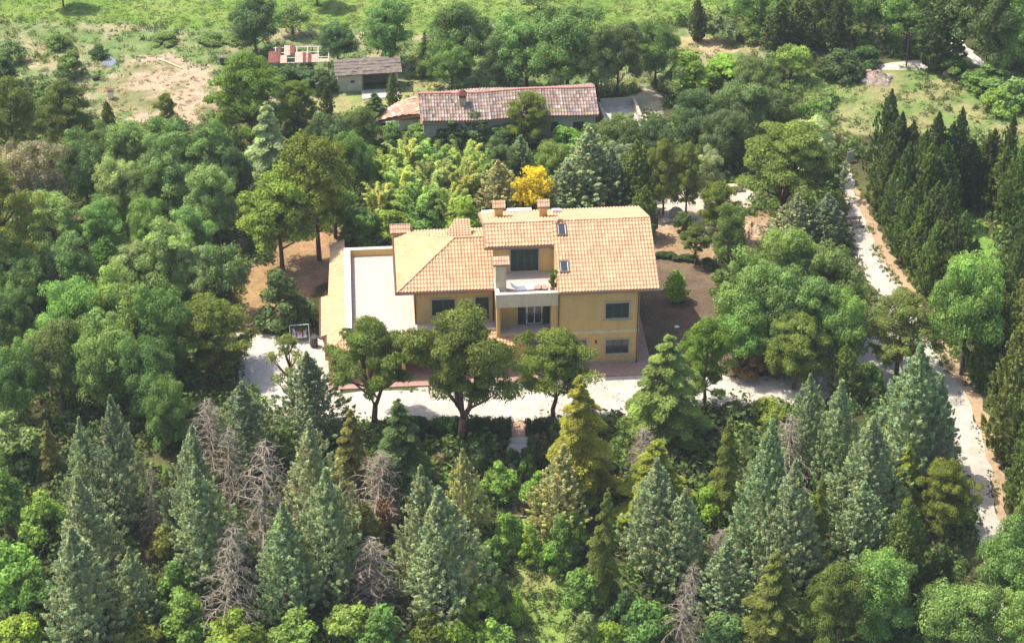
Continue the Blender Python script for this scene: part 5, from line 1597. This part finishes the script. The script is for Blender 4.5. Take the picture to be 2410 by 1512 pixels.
# dark trough and white hive box in the clearing
def boxy(name, x, y, sx, sy, sz, body, lid, label, cat, rz=.1, legs=True):
    o = tag(empty(name, hit(x, y), rz), label, cat)
    z0 = .25 if legs else 0
    b = MB(); b.box(-sx / 2, sx / 2, -sy / 2, sy / 2, z0, z0 + sz); b.build("body", M[body], o)
    b = MB(); b.box(-sx / 2 - .06, sx / 2 + .06, -sy / 2 - .06, sy / 2 + .06, z0 + sz, z0 + sz + .07); b.box(-sx / 2 + .05, sx / 2 - .05, -sy / 2 + .05, sy / 2 - .05, z0 + sz + .07, z0 + sz + .11); b.build("lid", M[lid], o)
    if legs:
        for a in (-1, 1):
            for c in (-1, 1): MB().box(a * sx / 2 * .8 - .04, a * sx / 2 * .8 + .04, c * sy / 2 * .8 - .04, c * sy / 2 * .8 + .04, 0, z0).build("leg", M['timber'], o)
    return o
boxy("water_tank", 528, 150, .85, .6, .45, 'iron', 'slate', "small dark tank on legs in the grass below the field", "tank")
boxy("hive_box", 262, 232, .5, .45, .55, 'white', 'rusty', "white box with a rusty lid in the dry clearing", "box", .2)
boxy("crate", 226, 187, .6, .45, .25, 'darkwood', 'darkwood', "dark low crate on the dry ground below the puddle", "crate", .5, False)
# puddle and log
pd = hit(256, 147)
n = 40
V = [(pd.x + .75 * math.cos(2 * math.pi * k / n) * (1 + .12 * math.sin(3 * 2 * math.pi * k / n + 1)), pd.y + 1.0 * math.sin(2 * math.pi * k / n) * (1 + .1 * math.sin(5 * 2 * math.pi * k / n)), .03) for k in range(n)]
tag(link("puddle", mesh_from("puddle", V, [tuple(range(n))], M['puddle'])), kind='structure')
a, c = hit(372, 140), hit(428, 163)
o = MB().tube([(0, 0, .1), tuple((c - a) * .5 + Vector((0, .1, .1))), tuple(c - a + Vector((0, 0, .1)))], [.1, .09, .06], 7).build("log", M['sand']); o.location = a
tag(o, "long pale log lying at the top of the dry clearing", "log")
# leaning board and white broken fence
o = tag(empty("board", hit(749, 222), .1), "orange and white board leaning in front of the barn yard", "board")
MB().box(-.22, 0, -.02, .02, 0, 1.2).build("white_panel", M['white'], o); MB().box(.004, .16, -.02, .02, 0, 1.25).build("orange_panel", M['dirt'], o)
fe = tag(empty("broken_fence", hit(1662, 204), .08), "short broken white fence in the pale thicket", "fence")
for k in range(5): MB().box(k * .4, k * .4 + .07, 0, .07, 0, .55 + .1 * (k % 2)).build("post", M['pale'], fe)
m = MB(); m.box(.07, 1.6, .02, .06, .36, .44); m.build("rail", M['pale'], fe)
# low grey wall behind the back yard, and a white leaning panel at the head of the road
lw = tag(empty("low_wall", hit(1676, 452), .12), "low grey wall beyond the villa's back yard", "wall")
MB().box(0, 2.6, -.2, .2, 0, .5).build("masonry", M['concrete'], lw); MB().box(-.05, 2.65, -.26, .26, .5, .58).build("coping", M['stone'], lw)
gp = tag(empty("fence_panel", hit(2000, 382), .6), "pale grey panel standing at the head of the white road", "panel")
MB().box(-.35, .35, -.02, .02, .1, 1.1).build("sheet", M['concrete'], gp); MB().box(-.4, -.355, -.04, .04, 0, 1.15).build("post", M['timber'], gp); MB().box(.355, .4, -.04, .04, 0, 1.15).build("post", M['timber'], gp)
# bench on the road side
be = tag(empty("bench", hit(2005, 535), .15), "brown wooden bench in the shade at the side of the white road", "bench")
m = MB()
for k in range(3): m.box(-.85, .85, -.22 + k * .15, -.1 + k * .15, .42, .46)
m.build("seat", M['timber'], be)
m = MB()
for k in range(2): m.box(-.85, .85, .24, .28, .6 + k * .16, .72 + k * .16)
m.build("backrest", M['timber'], be)
for x in (-.7, .7):
    m = MB(); m.box(x - .04, x + .04, -.2, -.12, 0, .42); m.box(x - .04, x + .04, .28, .34, 0, .88); m.box(x - .04, x + .04, -.12, .28, .36, .42); m.build("leg", M['timber'], be)
# garden swing by the drive
sw = tag(empty("garden_swing", hit(706, 800), .12), "white garden swing with red striped seat on the drive", "garden swing")
sw.scale = (.85, .85, .8)
for x in (-.85, .85):
    m = MB(); m.tube([(x, -.55, 0), (x, 0, 1.75)], .03, 6); m.tube([(x, .55, 0), (x, 0, 1.75)], .03, 6); m.tube([(x, -.36, .6), (x, .36, .6)], .03, 6); m.build("side_frame", M['white'], sw)
MB().tube([(-.85, 0, 1.75), (.85, 0, 1.75)], .03, 6).build("top_bar", M['white'], sw)
m = MB(); m.box(-.65, .65, -.3, .25, .45, .55); m.poly([(-.65, .25, .5), (.65, .25, .5), (.65, .45, 1.1), (-.65, .45, 1.1)], .08); st = m.build("seat", M['white'], sw)
m = MB()
for x in (-.28, .28): m.box(x - .07, x + .07, -.31, .26, .553, .57); m.poly([(x - .05, .2, .585), (x + .05, .2, .585), (x + .05, .41, 1.13), (x - .05, .41, 1.13)], .02)
m.build("stripes", M['red'], st)
for x in (-.6, .6): MB().tube([(x, 0, 1.75), (x, .05, .55)], .015, 4).build("hanger", M['iron'], sw)
# barrel next to the swing
br = tag(empty("barrel", hit(739, 815)), "dark barrel standing by the villa's left lean-to", "barrel")
MB().tube([(0, 0, 0), (0, 0, .25), (0, 0, .6), (0, 0, .85)], [.25, .3, .3, .25], 14).build("body", M['iron'], br)
for z in (.2, .62): MB().tube([(0, 0, z), (0, 0, z + .05)], .31, 14).build("hoop", M['rusty'], br)
# chain fence along the lawn
cf = tag(empty("chain_fence", (0, 0, 0)), "low chain fence between the tawny lawn and the drive", "fence")
A_, B_ = hit(575, 776), hit(700, 757)
m = MB()
pts = [A_.lerp(B_, k / 6) for k in range(7)]
for p in pts: MB().tube([tuple(p), tuple(p + Vector((0, 0, .55)))], .04, 6).build("post", M['timber'], cf)
for p, q in zip(pts, pts[1:]): m.tube([tuple(p.lerp(q, t) + Vector((0, 0, .5 - .3 * t * (1 - t)))) for t in (0, .25, .5, .75, 1)], .018, 4)
m.build("chain", M['concrete'], cf)
# stone steps of the path
ss = tag(empty("path_steps", (0, 0, 0)), "flight of grey stone steps leading down through the shrubs", "steps")
for k in range(13):
    p = hit(1222 - k * .7, 1036 + k * 7.2)
    rr = random.Random(k)
    m = MB(); m.box(p.x - .75 + rr.uniform(-.08, .08), p.x + .75 + rr.uniform(-.08, .08), p.y - .16, p.y + .2, p.z - .1, p.z + .16)
    m.build("step", M['concrete'], ss)
s2 = tag(empty("lower_steps", (0, 0, 0)), "worn pinkish steps on the lower path", "steps")
for k in range(6):
    p = hit(1222 + (k % 2), 1170 + k * 9)
    m = MB(); m.box(p.x - .5, p.x + .5, p.y - .12, p.y + .12, p.z - .1, p.z + .12); m.build("step", M['brick'], s2)
# things on the balcony (in the villa's own axes)
def at_villa(u, v, z):
    return HA + Vector((u * math.cos(VROT) - v * math.sin(VROT), u * math.sin(VROT) + v * math.cos(VROT), z))
pp = tag(empty("potted_plant", at_villa(-6.4, .95, F2), VROT), "tall leafy pot plant in the right corner of the upper balcony", "plant")
MB().tube([(0, 0, 0), (0, 0, .35)], [.15, .2], 12).build("pot", M['brick'], pp)
c = Crown(990)
for k in range(12): c.puff((c.rg.normal(0, .08), c.rg.normal(0, .08), .45 + k * .1), .2, 60, .14, .08, 1.0, -.8, .7)
lf = link("leaves", c.mesh("pot_plant_leaves"), pp); lf.color = (.14, .20, .03, 1)
for (u, v, lb, mt, nm) in ((-7.5, .75, "terracotta bowl behind the balcony parapet", 'brick', 'flower_bowl'), (-7.0, .7, "smaller terracotta bowl near the balcony's pot plant", 'brick', 'flower_bowl')):
    o = MB().tube([(0, 0, 0), (0, 0, .18), (0, 0, .5)], [.16, .26, .3], 12).build(nm, M[mt]); o.location = at_villa(u, v, F2); tag(o, lb, "bowl", "bowls on the balcony")
lg = tag(empty("lounger", at_villa(-8.3, .9, F2), VROT + .1), "pale lounger behind the parapet of the upper balcony", "lounger")
MB().box(-.75, .75, -.28, .28, .3, .38).build("seat", M['white'], lg)
MB().poly([(-.75, -.28, .38), (-.75, .28, .38), (-1.2, .28, .8), (-1.2, -.28, .8)][::-1], .05).build("backrest", M['white'], lg)
for x in (-.6, .6):
    for y in (-.22, .22): MB().box(x - .03, x + .03, y - .03, y + .03, 0, .3).build("leg", M['white'], lg)

# ------------------------------------------------------------------ undergrowth and meadow plants (nobody could count them)
def region_mask(X, Y, polys):
    r = np.zeros(X.shape, bool)
    for p in polys: r |= inside(X, Y, p)
    return r
OPEN = [world_poly(p) for p in (FIELD, ROUGH, DRY, YARD, PALEYARD, MEADOW, LAWN, SOIL, TANSOIL, BACKYARD, GLADE, GRASSY, DRIVE)]
OPEN.append(world_poly([(a - 8, y) for a, b_, y in ROADPTS] + [(b_ + 42, y) for a, b_, y in ROADPTS[::-1]]))
OPEN.append(world_poly([(1190, 985), (1262, 985), (1248, 1120), (1245, 1300), (1205, 1300), (1196, 1120)]))
OPEN.append(world_poly([(2030, 165), (2060, 132), (2200, 130), (2236, 84), (2262, 84), (2380, 200), (2340, 210), (2260, 150), (2200, 165)]))
VILLA_POLY = np.array([list(at_villa(u, v, 0))[:2] for u, v in ((-24.5, -2.2), (1.4, -2.2), (1.4, 12.6), (-24.5, 15.2))])
FARM_POLY = np.array([(-13.5, 162.5), (12, 163), (12, 173), (-13.5, 171)])
BARN_POLY = np.array([(-23, 171), (-10, 171.5), (-10, 180), (-23, 180)])
OPEN += [VILLA_POLY, FARM_POLY, BARN_POLY]
def scatter(name, n, box, want, seed, rr, hh, leaves, L, W, cols, weights, flat):
    rg = np.random.default_rng(seed)
    X, Y = rg.uniform(box[0], box[1], n), rg.uniform(box[2], box[3], n)
    k = want(X, Y)
    X, Y = X[k], Y[k]
    Z = tz(X, Y)
    pal = np.array(cols)[rg.choice(len(cols), len(X), p=weights)] * (1 + rg.normal(0, .15, (len(X), 1)))
    r = rg.uniform(*rr, len(X)); h = rg.uniform(*hh, len(X))
    m = leaves
    d = unit(rg.normal(size=(len(X), m, 3))); d[..., 2] = np.abs(d[..., 2])
    rad = np.stack([r, r, h], -1)[:, None, :]
    P = np.stack([X, Y, Z], -1)[:, None, :] + d * rad * rg.uniform(.5, 1.05, (len(X), m, 1)) + np.array([0, 0, .02])
    N = unit(d / (rad / rad.max(-1, keepdims=True)) + rg.normal(size=d.shape) * .45)
    C = (pal[:, None, :] * (1 + rg.normal(0, .16, (len(X), m, 1)))).reshape(-1, 3)
    V = leaf_quads(P.reshape(-1, 3), N.reshape(-1, 3), L, W, rg)
    o = link(name, quads_mesh(name, V, np.clip(C, .01, .9), "leaf", M['foliage']))
    return tag(o, kind='stuff')
scatter("undergrowth", 15000, (-62, 62, 88, 198), lambda X, Y: ~region_mask(X, Y, OPEN), 61, (.5, 1.25), (.4, 1.7), 50, .34, .23,
        [(.13, .205, .05), (.175, .27, .065), (.09, .14, .045), (.20, .215, .07), (.18, .145, .075)], [.34, .26, .22, .12, .06], 1)
FP, RP, MP, GP, YP, SP = [world_poly(p) for p in (FIELD, ROUGH, MEADOW, GLADE, YARD, GRASSY)]
DP = world_poly(DRY)
OFF = [BARN_POLY, FARM_POLY, DP] + [world_poly(PALEYARD)]
scatter("field_crop", 9000, (-62, 62, 182, 203), lambda X, Y: inside(X, Y, FP), 62, (.25, .6), (.03, .10), 10, .17, .10,
        [(.13, .20, .036), (.16, .22, .045), (.11, .18, .036), (.25, .24, .06)], [.45, .3, .2, .05], 1)
scatter("meadow_grass", 22000, (-62, 62, 92, 200), lambda X, Y: (inside(X, Y, RP) | inside(X, Y, MP) | inside(X, Y, GP) | inside(X, Y, YP) | inside(X, Y, SP)) & ~region_mask(X, Y, OFF) & (vnoise(X, Y, 3.0, 77) > .36), 63, (.2, .6), (.08, .5), 13, .22, .10,
        [(.115, .18, .05), (.15, .205, .055), (.085, .14, .045), (.26, .235, .12), (.30, .26, .08)], [.38, .24, .2, .12, .06], 1)
scatter("dry_stubble", 2600, (-62, -10, 160, 190), lambda X, Y: inside(X, Y, DP), 64, (.15, .45), (.05, .22), 9, .26, .08,
        [(.46, .36, .22), (.40, .30, .19), (.20, .20, .07)], [.5, .3, .2], 1)

GRASSES = [(.115, .18, .05), (.16, .215, .055), (.085, .14, .045), (.24, .22, .11)]
scatter("glade_weeds", 2600, (-4, 12, 90, 122), lambda X, Y: inside(X, Y, GP), 65, (.15, .5), (.15, .75), 16, .24, .10, GRASSES, [.4, .35, .15, .1], 1)
scatter("meadow_scrub", 900, (20, 62, 155, 190), lambda X, Y: inside(X, Y, MP) & (vnoise(X, Y, 4.0, 99) > .5), 68, (.3, .9), (.15, .6), 40, .2, .12, GRASSES, [.4, .3, .2, .1], 1)
scatter("rough_scrub", 1500, (-62, 30, 168, 196), lambda X, Y: inside(X, Y, RP) & ~region_mask(X, Y, OFF) & (vnoise(X, Y, 4.0, 98) > .5), 69, (.3, .9), (.15, .6), 40, .2, .12, GRASSES, [.4, .25, .2, .15], 1)
EDGES = [world_poly(DRIVE), world_poly([(a, y) for a, b_, y in ROADPTS] + [(b_, y) for a, b_, y in ROADPTS[::-1]])]
def near_edge(X, Y):
    r = np.zeros(X.shape, bool)
    for P in EDGES:
        for a, c in zip(P, np.roll(P, -1, 0)):
            d = c - a
            t = np.clip(((X - a[0]) * d[0] + (Y - a[1]) * d[1]) / (d @ d + 1e-9), 0, 1)
            r |= np.hypot(X - a[0] - t * d[0], Y - a[1] - t * d[1]) < .45
    return r & ~inside(X, Y, VILLA_POLY) & (vnoise(X, Y, 1.7, 91) > .45)
scatter("verge_weeds", 60000, (-25, 45, 92, 165), near_edge, 66, (.08, .28), (.05, .28), 9, .18, .08, GRASSES, [.35, .25, .2, .2], 1)
scatter("leaf_litter", 5000, (-25, 45, 92, 165), lambda X, Y: (inside(X, Y, EDGES[0]) | inside(X, Y, EDGES[1])) & (vnoise(X, Y, 4.0, 95) > .5), 67, (.05, .6), (.01, .03), 5, .10, .07, [(.14, .10, .05), (.10, .11, .04), (.2, .15, .08)], [.5, .25, .25], 1)

# ------------------------------------------------------------------ slight haze of the air, added also to lift the dark shadows
hz = MB().box(-1650, 1650, -450, 2650, -10.4, 92.0).mesh("haze", None)
hm = bpy.data.materials.new("haze")
hm.use_nodes = True
hn = hm.node_tree
hn.nodes.remove(hn.nodes["Principled BSDF"])
pv = hn.nodes.new("ShaderNodeVolumePrincipled")
pv.inputs['Color'].default_value = (0.86, 0.92, 1.0, 1)
pv.inputs['Density'].default_value = 0.0002
pv.inputs['Anisotropy'].default_value = 0.2
hn.links.new(pv.outputs[0], hn.nodes["Material Output"].inputs['Volume'])
hz.materials.append(hm)
tag(link("haze", hz), kind='stuff')
